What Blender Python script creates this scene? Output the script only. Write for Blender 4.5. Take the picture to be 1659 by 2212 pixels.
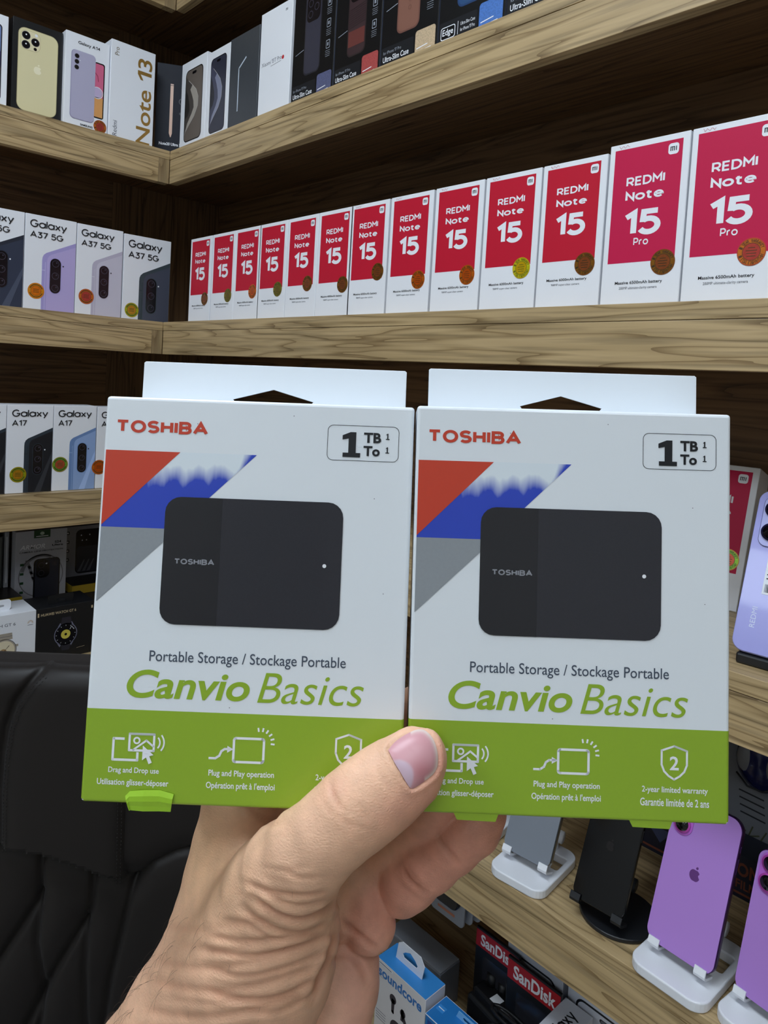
import bpy, bmesh, math, random
import numpy as np
from mathutils import Vector, Matrix
R = math.radians
random.seed(7)
for o in list(bpy.data.objects): bpy.data.objects.remove(o)
SC = bpy.context.scene
COL = SC.collection

# ------------------------------------------------------------------ camera
F, PX, PY = 1556.848, 832.248, 904.32          # focal length and principal point for a 1659x2212 frame
CAMM = np.array([[0.68553875, 0.72577253, 0.05736593],
                 [0.07832948, 0.00481020, -0.99691592],
                 [-0.72381013, 0.68791794, -0.05355181]])   # world -> (right, down, forward)
CAM = np.array([0.0, 0.0, 1.40])
cd = bpy.data.cameras.new('camera'); cam = bpy.data.objects.new('camera', cd); COL.objects.link(cam)
r_, d_, f_ = CAMM
cam.matrix_world = Matrix(((r_[0], -d_[0], -f_[0], CAM[0]), (r_[1], -d_[1], -f_[1], CAM[1]),
                           (r_[2], -d_[2], -f_[2], CAM[2]), (0, 0, 0, 1)))
cd.sensor_fit = 'VERTICAL'; cd.sensor_height = 32.0; cd.lens = F / 2212 * 32.0
cd.shift_x = (829.5 - PX) / 2212; cd.shift_y = (PY - 1106) / 2212
cd.clip_start = 0.01; cd.clip_end = 50
SC.camera = cam
# ------------------------------------------------------------------ light
w = bpy.data.worlds.new('room_air'); SC.world = w; w.use_nodes = True
w.node_tree.nodes['Background'].inputs[0].default_value = (0.75, 0.85, 1.0, 1)
w.node_tree.nodes['Background'].inputs[1].default_value = 0.12
SC.view_settings.view_transform = 'Standard'; SC.view_settings.look = 'None'
SC.view_settings.gamma = 1.0; SC.view_settings.use_curve_mapping = False
SC.view_settings.exposure = 0.0
PANELS = [(-0.50, -0.14, .98), (0.85, -0.40, .20), (-0.75, -1.75, .85), (0.95, -2.05, .45)]
POWER = 11.3
for x, y, k in PANELS:
    l = bpy.data.lights.new('ceiling_light_lamp', 'AREA'); l.shape = 'RECTANGLE'; l.size = 0.9; l.size_y = 0.5
    l.energy = POWER * k; l.color = (0.69, 0.86, 1.02)
    lo = bpy.data.objects.new('ceiling_light_lamp', l); lo.location = (x, y, 2.70); COL.objects.link(lo)

# ------------------------------------------------------------------ helpers
def ray(px, py): return CAMM.T @ np.array([(px - PX) / F, (py - PY) / F, 1.0])
def hit(px, py, ax, v):
    d = ray(px, py); return CAM + d * ((v - CAM[ax]) / d[ax])
def campt(px, py, depth): return CAM + ray(px, py) * depth

def lin(c): return tuple(((v / 255) / 12.92 if v <= 10 else (((v / 255) + 0.055) / 1.055) ** 2.4) for v in c) + (1,)
MATS = {}
def mat(name, rgb, rough=0.5, metal=0.0, spec=0.5, emit=None, coat=0.0, noise=0.0, nscale=60, alpha=1, trans=0):
    if name in MATS: return MATS[name]
    m = bpy.data.materials.new(name); m.use_nodes = True; nt = m.node_tree; b = nt.nodes['Principled BSDF']
    c = lin(rgb)
    b.inputs['Base Color'].default_value = c; b.inputs['Roughness'].default_value = rough
    b.inputs['Metallic'].default_value = metal; b.inputs['Specular IOR Level'].default_value = spec
    b.inputs['Coat Weight'].default_value = coat; b.inputs['Alpha'].default_value = alpha
    b.inputs['Transmission Weight'].default_value = trans
    if emit: b.inputs['Emission Color'].default_value = c; b.inputs['Emission Strength'].default_value = emit
    tc = nt.nodes.new('ShaderNodeTexCoord'); n = nt.nodes.new('ShaderNodeTexNoise')
    n.inputs['Scale'].default_value = nscale; n.inputs['Detail'].default_value = 4
    nt.links.new(tc.outputs['Object'], n.inputs['Vector'])
    mr = nt.nodes.new('ShaderNodeMapRange'); nt.links.new(n.outputs['Fac'], mr.inputs['Value'])
    mr.inputs['To Min'].default_value = max(0.02, rough - 0.05); mr.inputs['To Max'].default_value = min(1, rough + 0.05)
    nt.links.new(mr.outputs['Result'], b.inputs['Roughness'])
    if noise:
        mx = nt.nodes.new('ShaderNodeMix'); mx.data_type = 'RGBA'
        mx.inputs['A'].default_value = tuple(v * (1 - noise) for v in c[:3]) + (1,)
        mx.inputs['B'].default_value = tuple(min(1, v * (1 + noise)) for v in c[:3]) + (1,)
        nt.links.new(n.outputs['Fac'], mx.inputs['Factor']); nt.links.new(mx.outputs['Result'], b.inputs['Base Color'])
    MATS[name] = m; return m

def wood(name, light, mid, dark, axis='X', rough=0.42, freq=1.0, seed=0.0, plank=0.0):
    m = bpy.data.materials.new(name); m.use_nodes = True; nt = m.node_tree; L = nt.links; N = nt.nodes.new
    b = nt.nodes['Principled BSDF']; b.inputs['Roughness'].default_value = rough
    tc = N('ShaderNodeTexCoord'); mp = N('ShaderNodeMapping'); L.new(tc.outputs['Object'], mp.inputs['Vector'])
    mp.inputs['Location'].default_value = (seed, seed * 1.7, seed * .6)
    s = {'X': (.95, 17, 17), 'Y': (17, .95, 17), 'Z': (17, 17, .95)}[axis]
    mp.inputs['Scale'].default_value = tuple(v * freq for v in s)
    n1 = N('ShaderNodeTexNoise'); n1.inputs['Scale'].default_value = 1.0; n1.inputs['Detail'].default_value = 3.5
    n1.inputs['Roughness'].default_value = 0.45; n1.inputs['Distortion'].default_value = 0.15
    L.new(mp.outputs[0], n1.inputs['Vector'])
    mul = N('ShaderNodeMath'); mul.operation = 'MULTIPLY'; mul.inputs[1].default_value = 14; L.new(n1.outputs['Fac'], mul.inputs[0])
    pp = N('ShaderNodeMath'); pp.operation = 'FRACT'; L.new(mul.outputs[0], pp.inputs[0])
    rp = N('ShaderNodeValToRGB'); L.new(pp.outputs[0], rp.inputs[0]); e = rp.color_ramp.elements
    e[0].position = 0.0; e[0].color = lin([(a * 3 + c) / 4 for a, c in zip(dark, mid)]); e[1].position = 1.0; e[1].color = lin(mid)
    k = e.new(0.16); k.color = lin(mid); k = e.new(0.35); k.color = lin(light); k = e.new(0.8); k.color = lin([(a + c) / 2 for a, c in zip(light, mid)])
    # fine pores along the grain
    mp2 = N('ShaderNodeMapping'); L.new(tc.outputs['Object'], mp2.inputs['Vector'])
    mp2.inputs['Scale'].default_value = {'X': (5, 170, 170), 'Y': (170, 5, 170), 'Z': (170, 170, 5)}[axis]
    n2 = N('ShaderNodeTexNoise'); n2.inputs['Scale'].default_value = 1.0; n2.inputs['Detail'].default_value = 3
    L.new(mp2.outputs[0], n2.inputs['Vector'])
    mr = N('ShaderNodeMapRange'); L.new(n2.outputs['Fac'], mr.inputs['Value'])
    mr.inputs['From Min'].default_value = 0.34; mr.inputs['From Max'].default_value = 0.52
    mr.inputs['To Min'].default_value = 0.58; mr.inputs['To Max'].default_value = 1.0
    n3 = N('ShaderNodeTexNoise'); n3.inputs['Scale'].default_value = 0.7; L.new(mp.outputs[0], n3.inputs['Vector'])
    mr3 = N('ShaderNodeMapRange'); L.new(n3.outputs['Fac'], mr3.inputs['Value'])
    mr3.inputs['From Min'].default_value = 0.3; mr3.inputs['From Max'].default_value = 0.7
    mr3.inputs['To Min'].default_value = 0.85; mr3.inputs['To Max'].default_value = 1.12
    mm = N('ShaderNodeMath'); mm.operation = 'MULTIPLY'; L.new(mr.outputs[0], mm.inputs[0]); L.new(mr3.outputs[0], mm.inputs[1])
    mx = N('ShaderNodeMix'); mx.data_type = 'RGBA'; mx.blend_type = 'MULTIPLY'; mx.inputs['Factor'].default_value = 0.85
    L.new(rp.outputs[0], mx.inputs['A']); L.new(mm.outputs[0], mx.inputs['B'])
    L.new(mx.outputs['Result'], b.inputs['Base Color'])
    bp = N('ShaderNodeBump'); bp.inputs['Strength'].default_value = 0.15; bp.inputs['Distance'].default_value = 0.001
    L.new(n2.outputs['Fac'], bp.inputs['Height']); L.new(bp.outputs[0], b.inputs['Normal'])
    MATS[name] = m; return m

OL, OM, OD = (192, 166, 124), (174, 149, 108), (116, 92, 60)
WOODX = wood('oak_board_lengthwise', OL, OM, OD, 'X', seed=1.3)
WOODY = wood('oak_board_crosswise', OL, OM, OD, 'Y', seed=4.1)
WOODZ = wood('oak_end_grain', (172, 150, 112), (155, 132, 98), (120, 98, 68), 'Z', seed=2.2)
DWX = wood('smoked_panel_and_board_shade_right', (124, 94, 64), (108, 80, 54), (66, 47, 30), 'X', seed=5.5, rough=.55)
DWY = wood('smoked_panel_and_board_shade_left', (124, 94, 64), (108, 80, 54), (66, 47, 30), 'Y', seed=8.5, rough=.55)
DWZ = wood('smoked_oak_panel_upright', (124, 94, 64), (108, 80, 54), (66, 47, 30), 'Z', seed=3.5, rough=.55)

def link(o, parent=None):
    COL.objects.link(o)
    if parent is not None: o.parent = parent
    return o
def tag(o, label, cat=None, group=None, kind=None):
    o['label'] = label
    if cat: o['category'] = cat
    if group: o['group'] = group
    if kind: o['kind'] = kind
    return o
def thing(name, label, cat, M=None, group=None):
    o = bpy.data.objects.new(name, None); o.empty_display_size = 0.02; COL.objects.link(o)
    if M is not None: o.matrix_world = M
    return tag(o, label, cat, group)
def frame(origin, x, y, z):
    return Matrix(((x[0], y[0], z[0], origin[0]), (x[1], y[1], z[1], origin[1]), (x[2], y[2], z[2], origin[2]), (0, 0, 0, 1)))
def yawM(x, y, z, a=0.0, lean=0.0, roll=0.0):     # local x right, y away, z up; lean tips the top away
    return Matrix.Translation((x, y, z)) @ Matrix.Rotation(a, 4, 'Z') @ Matrix.Rotation(-lean, 4, 'X') @ Matrix.Rotation(roll, 4, 'Y')
LEFT = math.pi / 2                                # a front turned towards +X (left wall)

class MB:
    """collects polygons with materials and links them as one mesh object"""
    def __init__(s): s.v = []; s.f = []; s.m = []; s.sm = []; s.mats = []
    def mi(s, m):
        if m not in s.mats: s.mats.append(m)
        return s.mats.index(m)
    def face(s, pts, m, smooth=False):
        i = len(s.v); s.v += [tuple(p) for p in pts]; s.f.append(tuple(range(i, i + len(pts)))); s.m.append(s.mi(m)); s.sm.append(smooth)
    def raw(s, vs, fs, m, smooth=False):
        i = len(s.v); s.v += [tuple(p) for p in vs]
        k = s.mi(m)
        for f in fs: s.f.append(tuple(j + i for j in f)); s.m.append(k); s.sm.append(smooth)
    def box(s, x0, y0, z0, x1, y1, z1, m, bev=0.0, seg=2):
        bm = bmesh.new(); bmesh.ops.create_cube(bm, size=1)
        for v in bm.verts: v.co = Vector(((x0 + x1) / 2 + v.co.x * (x1 - x0), (y0 + y1) / 2 + v.co.y * (y1 - y0), (z0 + z1) / 2 + v.co.z * (z1 - z0)))
        if bev: bmesh.ops.bevel(bm, geom=list(bm.edges), offset=bev, segments=seg, affect='EDGES', profile=.5)
        s.bm(bm, m)
    def bm(s, bm, m, smooth=False, M=None):
        bm.verts.ensure_lookup_table(); bm.verts.index_update()
        s.raw([(M @ v.co if M else v.co) for v in bm.verts], [[v.index for v in f.verts] for f in bm.faces], m, smooth); bm.free()
    def prism(s, outline, y0, y1, m, holes=(), bev=0.0, axis='Y', smooth=False):
        """outline in local (x, z); extruded from y0 to y1"""
        vs, fs = filled(outline, holes, (y1 - y0), bev)
        yc = (y0 + y1) / 2
        if axis == 'Y': P = [(a, yc - c, b) for a, b, c in vs]
        elif axis == 'Z': P = [(a, b, yc + c) for a, b, c in vs]
        else: P = [(yc + c, a, b) for a, b, c in vs]
        s.raw(P, fs, m, smooth)
    def tube(s, pts, r, m, n=8, caps=True):
        pts = [Vector(p) for p in pts]; rings = []
        rr = r if isinstance(r, (list, tuple)) else [r] * len(pts)
        up = Vector((0, 0, 1)); prev = None
        for i, p in enumerate(pts):
            t = (pts[min(i + 1, len(pts) - 1)] - pts[max(i - 1, 0)]).normalized()
            a = prev - t * prev.dot(t) if prev is not None else t.cross(up if abs(t.dot(up)) < .95 else Vector((1, 0, 0)))
            a.normalize(); prev = a; b = t.cross(a)
            rings.append([p + (a * math.cos(2 * math.pi * k / n) + b * math.sin(2 * math.pi * k / n)) * rr[i] for k in range(n)])
        vs = [q for g in rings for q in g]; fs = []
        for i in range(len(pts) - 1):
            for k in range(n): fs.append((i * n + k, i * n + (k + 1) % n, (i + 1) * n + (k + 1) % n, (i + 1) * n + k))
        if caps: fs.append(tuple(range(n))[::-1]); fs.append(tuple((len(pts) - 1) * n + k for k in range(n)))
        s.raw(vs, fs, m, True)
    def cyl(s, a, b, r, m, n=24): s.tube([a, b], r, m, n)
    def build(s, name, parent=None, M=None):
        me = bpy.data.meshes.new(name); me.from_pydata(s.v, [], s.f)
        for m in s.mats: me.materials.append(m)
        me.polygons.foreach_set('material_index', s.m); me.polygons.foreach_set('use_smooth', s.sm); me.update()
        o = bpy.data.objects.new(name, me); link(o, parent)
        if M is not None: o.matrix_world = M
        return o

def curve_mesh(cu):
    o = bpy.data.objects.new('tmp', cu); COL.objects.link(o); dg = bpy.context.evaluated_depsgraph_get(); dg.update()
    me = bpy.data.meshes.new_from_object(o.evaluated_get(dg)); vs = [tuple(v.co) for v in me.vertices]; fs = [tuple(p.vertices) for p in me.polygons]
    bpy.data.objects.remove(o); bpy.data.meshes.remove(me); bpy.data.curves.remove(cu); return vs, fs
def filled(outline, holes, thick, bev=0.0):
    cu = bpy.data.curves.new('c', 'CURVE'); cu.dimensions = '2D'; cu.fill_mode = 'BOTH' if thick else 'FRONT'
    bev = min(bev, abs(thick) / 2 * .95)
    for pl in [outline] + list(holes):
        sp = cu.splines.new('POLY'); sp.points.add(len(pl) - 1); sp.use_cyclic_u = True
        for i, p in enumerate(pl): sp.points[i].co = (p[0], p[1], 0, 1)
    cu.extrude = abs(thick) / 2 - bev
    if bev: cu.bevel_depth = bev; cu.bevel_resolution = 2; cu.offset = -bev
    return curve_mesh(cu)
TXT = {}
def glyphs(s, bold, shear, res, space):
    cu = bpy.data.curves.new('t', 'FONT'); cu.body = s; cu.offset = bold; cu.shear = shear; cu.resolution_u = res
    cu.space_character = space; cu.fill_mode = 'FRONT'
    return curve_mesh(cu)
def text2d(s, bold=0.0, shear=0.0, res=3, space=1.0):
    k = (s, bold, shear, res, space)
    if k not in TXT:
        if '1' in s and s != '1':                 # the font's own numeral one is a bare bar, so it is drawn here
            vs, fs = [], []; x = 0.0; h = .70; sw = .105 + 2 * bold; wd = .20 + sw
            parts = s.split('1')
            for n, p in enumerate(parts):
                if p.strip():
                    gv, gf = glyphs(p.strip(), bold, shear, res, space); x0 = min(v[0] for v in gv); x1 = max(v[0] for v in gv)
                    x += .26 * (len(p) - len(p.lstrip())); i0 = len(vs)
                    vs += [(v[0] - x0 + x, v[1]) for v in gv]; fs += [tuple(q + i0 for q in f) for f in gf]
                    x += x1 - x0 + .07 + .26 * (len(p) - len(p.rstrip()))
                elif p: x += .26
                if n < len(parts) - 1:
                    i0 = len(vs); g = [(wd - sw, 0), (wd, 0), (wd, h), (wd - sw * 1.1, h), (0, .78 * h), (0, .78 * h - sw * 1.05), (wd - sw, .80 * h)]
                    vs += [(x + a + shear * b_, b_) for a, b_ in g]; fs.append(tuple(range(i0, i0 + 7))); x += wd + .08
        else: vs, fs = glyphs(s, bold, shear, res, space)
        xs = [v[0] for v in vs]; ys = [v[1] for v in vs]; x0, x1, y0, y1 = min(xs), max(xs), min(ys), max(ys)
        TXT[k] = ([((v[0] - x0) / (x1 - x0), (v[1] - y0) / (y1 - y0)) for v in vs], fs, (x1 - x0) / (y1 - y0))
    return TXT[k]

def rrect(x0, y0, x1, y1, r, n=5):
    out = []
    for cx, cy, a0 in ((x1 - r, y1 - r, 0), (x0 + r, y1 - r, 90), (x0 + r, y0 + r, 180), (x1 - r, y0 + r, 270)):
        for k in range(n + 1):
            a = R(a0 + 90 * k / n); out.append((cx + r * math.cos(a), cy + r * math.sin(a)))
    return out
def circ(cx, cy, rx, ry=None, n=28): return [(cx + rx * math.cos(2 * math.pi * k / n), cy + (ry or rx) * math.sin(2 * math.pi * k / n)) for k in range(n)]

# a plain geometric stroke alphabet for the shop lettering: strokes in em units, y up
def _arc(cx, cy, rx, ry, a0, a1, n=14): return [(cx + rx * math.cos(R(a0 + (a1 - a0) * k / n)), cy + ry * math.sin(R(a0 + (a1 - a0) * k / n))) for k in range(n + 1)]
GL = {
 'E': ([[(.52, 1), (0, 1), (0, 0), (.52, 0)], [(0, .51), (.47, .51)]], .52), 'I': ([[(0, 0), (0, 1)]], 0), 'H': ([[(0, 0), (0, 1)], [(.62, 0), (.62, 1)], [(0, .52), (.62, .52)]], .62),
 'R': ([[(0, 0), (0, 1), (.34, 1)] + _arc(.34, .71, .26, .29, 85, -90) + [(0, .42)], [(.30, .42), (.62, 0)]], .62),
 'P': ([[(0, 0), (0, 1), (.34, 1)] + _arc(.34, .70, .27, .30, 85, -90) + [(0, .40)]], .61),
 'B': ([[(0, .53), (.36, .53)] + _arc(.36, .765, .24, .235, -90, 90) + [(0, 1), (0, 0), (.38, 0)] + _arc(.38, .265, .26, .265, -85, 90) + [(.30, .53)]], .64),
 'D': ([[(0, .5), (0, 1), (.24, 1)] + _arc(.24, .5, .46, .5, 88, -88) + [(.24, 0), (0, 0), (0, .5)]], .70), 'T': ([[(0, 1), (.70, 1)], [(.35, 1), (.35, 0)]], .70),
 'M': ([[(0, 0), (0, 1), (.37, .42), (.74, 1), (.74, 0)]], .74), 'N': ([[(0, 0), (0, 1), (.62, 0), (.62, 1)]], .62),
 'O': ([_arc(.40, .5, .40, .5, 90, 450, 30)], .80), 'G': ([_arc(.42, .5, .42, .5, 42, 352, 26) + [(.84, .46), (.48, .46)]], .84),
 'S': ([_arc(.31, .745, .29, .255, 28, 235, 14)[:-1] + [(.31, .515)] + _arc(.30, .262, .30, .262, 68, -152, 16)], .60),
 'A': ([[(0, 0), (.40, 1), (.80, 0)], [(.13, .32), (.67, .32)]], .80),
 'o': ([_arc(.34, .35, .34, .35, 90, 450, 26)], .68), 'e': ([[(.03, .36), (.67, .36)] + _arc(.345, .35, .325, .35, 4, 318, 20)], .68),
 't': ([[(.14, .94), (.14, .20)] + _arc(.32, .19, .18, .19, 180, 270, 6) + [(.42, 0)], [(-.04, .70), (.40, .70)]], .42),
 'a': ([_arc(.33, .35, .33, .35, 90, 450, 26), [(.68, .71), (.68, 0)]], .68), 'l': ([[(0, 0), (0, 1.04)]], 0), 'r': ([[(0, 0), (0, .70)], [(0, .40)] + _arc(.26, .42, .26, .28, 180, 75, 8)], .33),
 'x': ([[(0, 0), (.54, .70)], [(0, .70), (.54, 0)]], .54), 'y': ([[(0, .70), (.30, .02)], [(.60, .70), (.16, -.30)]], .60),
 '1': ([[(0, .80), (.28, 1), (.28, 0)]], .28), '7': ([[(0, 1), (.56, 1), (.20, 0)]], .56),
 '3': ([[(.04, 1), (.54, 1), (.26, .62)] + _arc(.27, .31, .29, .31, 80, -155, 16)], .56),
 '5': ([[(.56, 1), (.09, 1), (.06, .50)], _arc(.27, .325, .31, .325, 126, -152, 18)], .58)}
def ribbon(pts, w, closed=False):
    """one strip with mitred corners"""
    n = len(pts); L, Rr = [], []
    if closed: pts = pts[:-1]; n -= 1
    for i in range(n):
        p = pts[i]; a = pts[(i - 1) % n] if (closed or i > 0) else None; b = pts[(i + 1) % n] if (closed or i < n - 1) else None
        def nd(u, v): dx, dy = v[0] - u[0], v[1] - u[1]; l = math.hypot(dx, dy) or 1; return dx / l, dy / l
        d1 = nd(a, p) if a else nd(p, b); d2 = nd(p, b) if b else d1
        nx, ny = -(d1[1] + d2[1]), d1[0] + d2[0]; l = math.hypot(nx, ny)
        if l < .35: nx, ny = -d1[1], d1[0]; l = 1; k = 1
        else: nx /= l; ny /= l; k = 1 / max(.38, nx * -d1[1] + ny * d1[0])
        L.append((p[0] + nx * k * w / 2, p[1] + ny * k * w / 2)); Rr.append((p[0] - nx * k * w / 2, p[1] - ny * k * w / 2))
    q = []
    for i in range(n if closed else n - 1): j = (i + 1) % n; q.append((L[i], L[j], Rr[j], Rr[i]))
    return q
def stroke_quads(t, w, gap):
    x = 0; out = []
    for ch in t:
        if ch == ' ': x += .42; continue
        st, adv = GL[ch]
        for p in st:
            cl = len(p) > 3 and math.hypot(p[0][0] - p[-1][0], p[0][1] - p[-1][1]) < 1e-6
            for q in ribbon([(a + x, b * (1 - w) + w / 2) for a, b in p], w, cl): out.append(q)
        x += adv + gap + w
    xs = [a for q in out for a, _ in q]; ys = [b for q in out for _, b in q]; x0, x1, y0, y1 = min(xs), max(xs), min(ys), max(ys)
    return [[((a - x0) / (x1 - x0), (b - y0) / (y1 - y0)) for a, b in q] for q in out]

class Art:
    """print on the front of a box: x 0..100 across, y downward from the top, in hundredths of the width"""
    def __init__(s, mb, w, h, eps=0.00012, y=0.0, x0=0.0, z0=0.0): s.mb = mb; s.w = w; s.h = h; s.e = eps; s.y = y; s.x0 = x0; s.z0 = z0
    def P(s, x, y, l): return (s.x0 + x * s.w / 100, s.y - s.e * l, s.z0 + s.h - y * s.w / 100)
    def poly(s, pts, m, l=1): s.mb.face([s.P(x, y, l) for x, y in pts], m)
    def rect(s, x0, y0, x1, y1, m, l=1): s.poly([(x0, y1), (x1, y1), (x1, y0), (x0, y0)], m, l)
    def rrect(s, x0, y0, x1, y1, r, m, l=1): s.poly(rrect(x0, y0, x1, y1, r), m, l)
    def circle(s, cx, cy, r, m, l=1, ry=None, n=28): s.poly(circ(cx, cy, r, ry, n), m, l)
    def ring(s, cx, cy, r0, r1, m, l=1, n=32, a0=0, a1=360):
        for k in range(n):
            a, b = R(a0 + (a1 - a0) * k / n), R(a0 + (a1 - a0) * (k + 1) / n)
            s.poly([(cx + r0 * math.cos(a), cy + r0 * math.sin(a)), (cx + r1 * math.cos(a), cy + r1 * math.sin(a)),
                    (cx + r1 * math.cos(b), cy + r1 * math.sin(b)), (cx + r0 * math.cos(b), cy + r0 * math.sin(b))], m, l)
    def line(s, pts, wd, m, l=1, closed=False):
        if closed: pts = list(pts) + [pts[0], pts[1]]
        for (ax, ay), (bx, by) in zip(pts, pts[1:]):
            dx, dy = bx - ax, by - ay; L = math.hypot(dx, dy) or 1; ex, ey = dx / L * wd / 2, dy / L * wd / 2; nx, ny = -ey, ex
            s.poly([(ax - ex * .6 + nx, ay - ey * .6 + ny), (bx + ex * .6 + nx, by + ey * .6 + ny), (bx + ex * .6 - nx, by + ey * .6 - ny), (ax - ex * .6 - nx, ay - ey * .6 - ny)], m, l)
    def text(s, t, x0, y0, x1, y1, m, l=2, bold=0.0, shear=0.0, rot=0, space=1.0, res=3):
        """fits the word into the rectangle; rot=90 makes it read upward"""
        vs, fs, _ = text2d(t, bold, shear, res, space)
        if rot == 0: P = [s.P(x0 + a * (x1 - x0), y1 + b * (y0 - y1), l) for a, b in vs]
        elif rot == 90: P = [s.P(x1 + b * (x0 - x1), y1 + a * (y0 - y1), l) for a, b in vs]
        s.mb.raw(P, fs, m)
    def word(s, t, x0, y0, x1, y1, m, l=2, w=.14, gap=.08):
        for k, q in enumerate(stroke_quads(t, w, gap)): s.mb.face([s.P(x0 + a * (x1 - x0), y1 + b * (y0 - y1), l + (k % 12) * .05) for a, b in q], m)
    def arctext(s, t, cx, cy, r, a0, a1, size, m, l=3, bold=0.02, flip=False):
        n = len(t)
        for i, ch in enumerate(t):
            if ch == ' ': continue
            vs, fs, asp = text2d(ch, bold, 0, 2)
            a = R(a0 + (a1 - a0) * i / max(1, n - 1)); wd = size * .62; out = []
            for u, v in vs:
                du = (u - .5) * wd; dv = (v - .5) * size
                if flip: rr = r - dv; out.append(s.P(cx + rr * math.cos(a) + du * math.sin(a), cy + rr * math.sin(a) - du * math.cos(a), l))
                else: rr = r + dv; out.append(s.P(cx + rr * math.cos(a) - du * math.sin(a), cy + rr * math.sin(a) + du * math.cos(a), l))
            s.mb.raw(out, fs, m)

WHITE = mat('white_carton', (238, 240, 246), .38, spec=.4)
WHITE2 = mat('white_print', (240, 242, 248), .45)
BLACK = mat('black_carton', (22, 23, 26), .4)
INK = mat('black_ink', (20, 22, 28), .5)
GREYINK = mat('grey_ink', (95, 98, 108), .5)
REDP = mat('red_print', (196, 26, 52), .5, spec=.25)
REDP2 = mat('crimson_print', (200, 28, 76), .5, spec=.25)
# ------------------------------------------------------------------ the room
XF, YF = -1.427, 0.700            # front faces of the left and the right run of shelves
XW, YW = -1.712, 0.986            # wall panels behind them
ROOM = (2.3, -2.6, 2.74)
wallpaint = mat('pale_grey_wall_paint', (205, 205, 200), .8, noise=.04)
def struct(name, mb):
    o = mb.build(name); o['kind'] = 'structure'; return o
b = MB(); b.box(XW - .02, ROOM[1], 0, XW, .70, ROOM[2], DWY); b.box(XW - .02, .7005, 0, XW, YW, ROOM[2], DWZ); struct('wall_left', b)
b = MB(); b.box(XW, YW, 0, ROOM[0], YW + .02, ROOM[2], DWX); struct('wall_right', b)
b = MB(); b.box(XW, ROOM[1] - .02, 0, ROOM[0], ROOM[1], ROOM[2], wallpaint); struct('wall_back', b)
b = MB(); b.box(ROOM[0], ROOM[1], 0, ROOM[0] + .02, YW, ROOM[2], wallpaint); struct('wall_side', b)
b = MB(); b.box(XW, ROOM[1], -.02, ROOM[0], YW, 0, mat('beige_floor_tile', (178, 170, 158), .35, noise=.08, nscale=6)); struct('floor', b)
b = MB(); b.box(XW, ROOM[1], ROOM[2], ROOM[0], YW, ROOM[2] + .02, mat('white_ceiling_paint', (225, 225, 225), .8)); struct('ceiling', b)
glow = mat('lit_diffuser', (245, 250, 255), .5, emit=6.0)
pframe = mat('white_panel_frame', (230, 230, 230), .4)
for i, (x, y, k) in enumerate(PANELS):
    t = thing('ceiling_light_panel', 'rectangular white ceiling light panel above the shop floor', 'ceiling light', Matrix.Translation((x, y, 2.74)), 'ceiling light panels')
    b = MB(); b.box(-.47, -.27, -.03, .47, -.25, 0, pframe); b.box(-.47, .25, -.03, .47, .27, 0, pframe); b.box(-.47, -.25, -.03, -.45, .25, 0, pframe); b.box(.45, -.25, -.03, .47, .25, 0, pframe); b.build('frame', t)
    b = MB(); b.box(-.45, -.25, -.012, .45, .25, -.006, glow); b.build('diffuser', t)

# shelf boards with a deep front rail; top faces at these heights
TOPS = {'top': 2.196, 'upper': 1.846, 'middle': 1.494, 'lower': 1.147, 'counter': .808, 'bottom': .458}
NM = {'top': 'topmost', 'upper': 'upper', 'middle': 'middle', 'lower': 'third', 'counter': 'counter-height', 'bottom': 'lowest'}
for key, z in TOPS.items():
    zb = z - .067
    extra = 0.0
    t = thing('wall_shelf', '%s oak shelf with a deep front rail along the right wall' % NM[key], 'shelf', Matrix.Translation((XF, YF, z)), 'oak shelves on the right wall')
    b = MB(); b.box(0, 0, -.018, 3.6, .018, 0, WOODX, .0006); b.box(-.283, .018, -.010, 3.6, YW - YF - .001, -.0002, WOODX); b.box(-.283, .018, -.018, 3.6, YW - YF - .001, -.0101, DWX); b.build('board', t)  # underside half of the oak board coloured dark to deepen its shade
    b = MB(); b.box(0, .0004, -.067, 3.6, .018, -.0185, WOODX, .0006); b.build('front_rail', t)
    t = thing('wall_shelf', '%s oak shelf with a deep front rail along the left wall' % NM[key], 'shelf', Matrix.Translation((XF, YF, z)), 'oak shelves on the left wall')
    b = MB(); b.box(-.018, -3.2, -.018, 0, -.0005, 0, WOODY, .0006); b.box(XW - XF + .001, -3.2, -.010, -.018, .0175, -.0003, WOODY); b.box(XW - XF + .001, -3.2, -.018, -.018, .0175, -.0101, DWY); b.build('board', t)  # same shade colouring on the left board's underside half
    b = MB(); b.box(-.018, -3.2, -.067, -.0004, -.024, -.0185, WOODY, .0006); b.build('front_rail', t)
    b = MB(); b.box(-.018, -.0238, -.067, 0, -.0006, -.0184, WOODZ, .0005); b.build('corner_strip', t)

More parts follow.
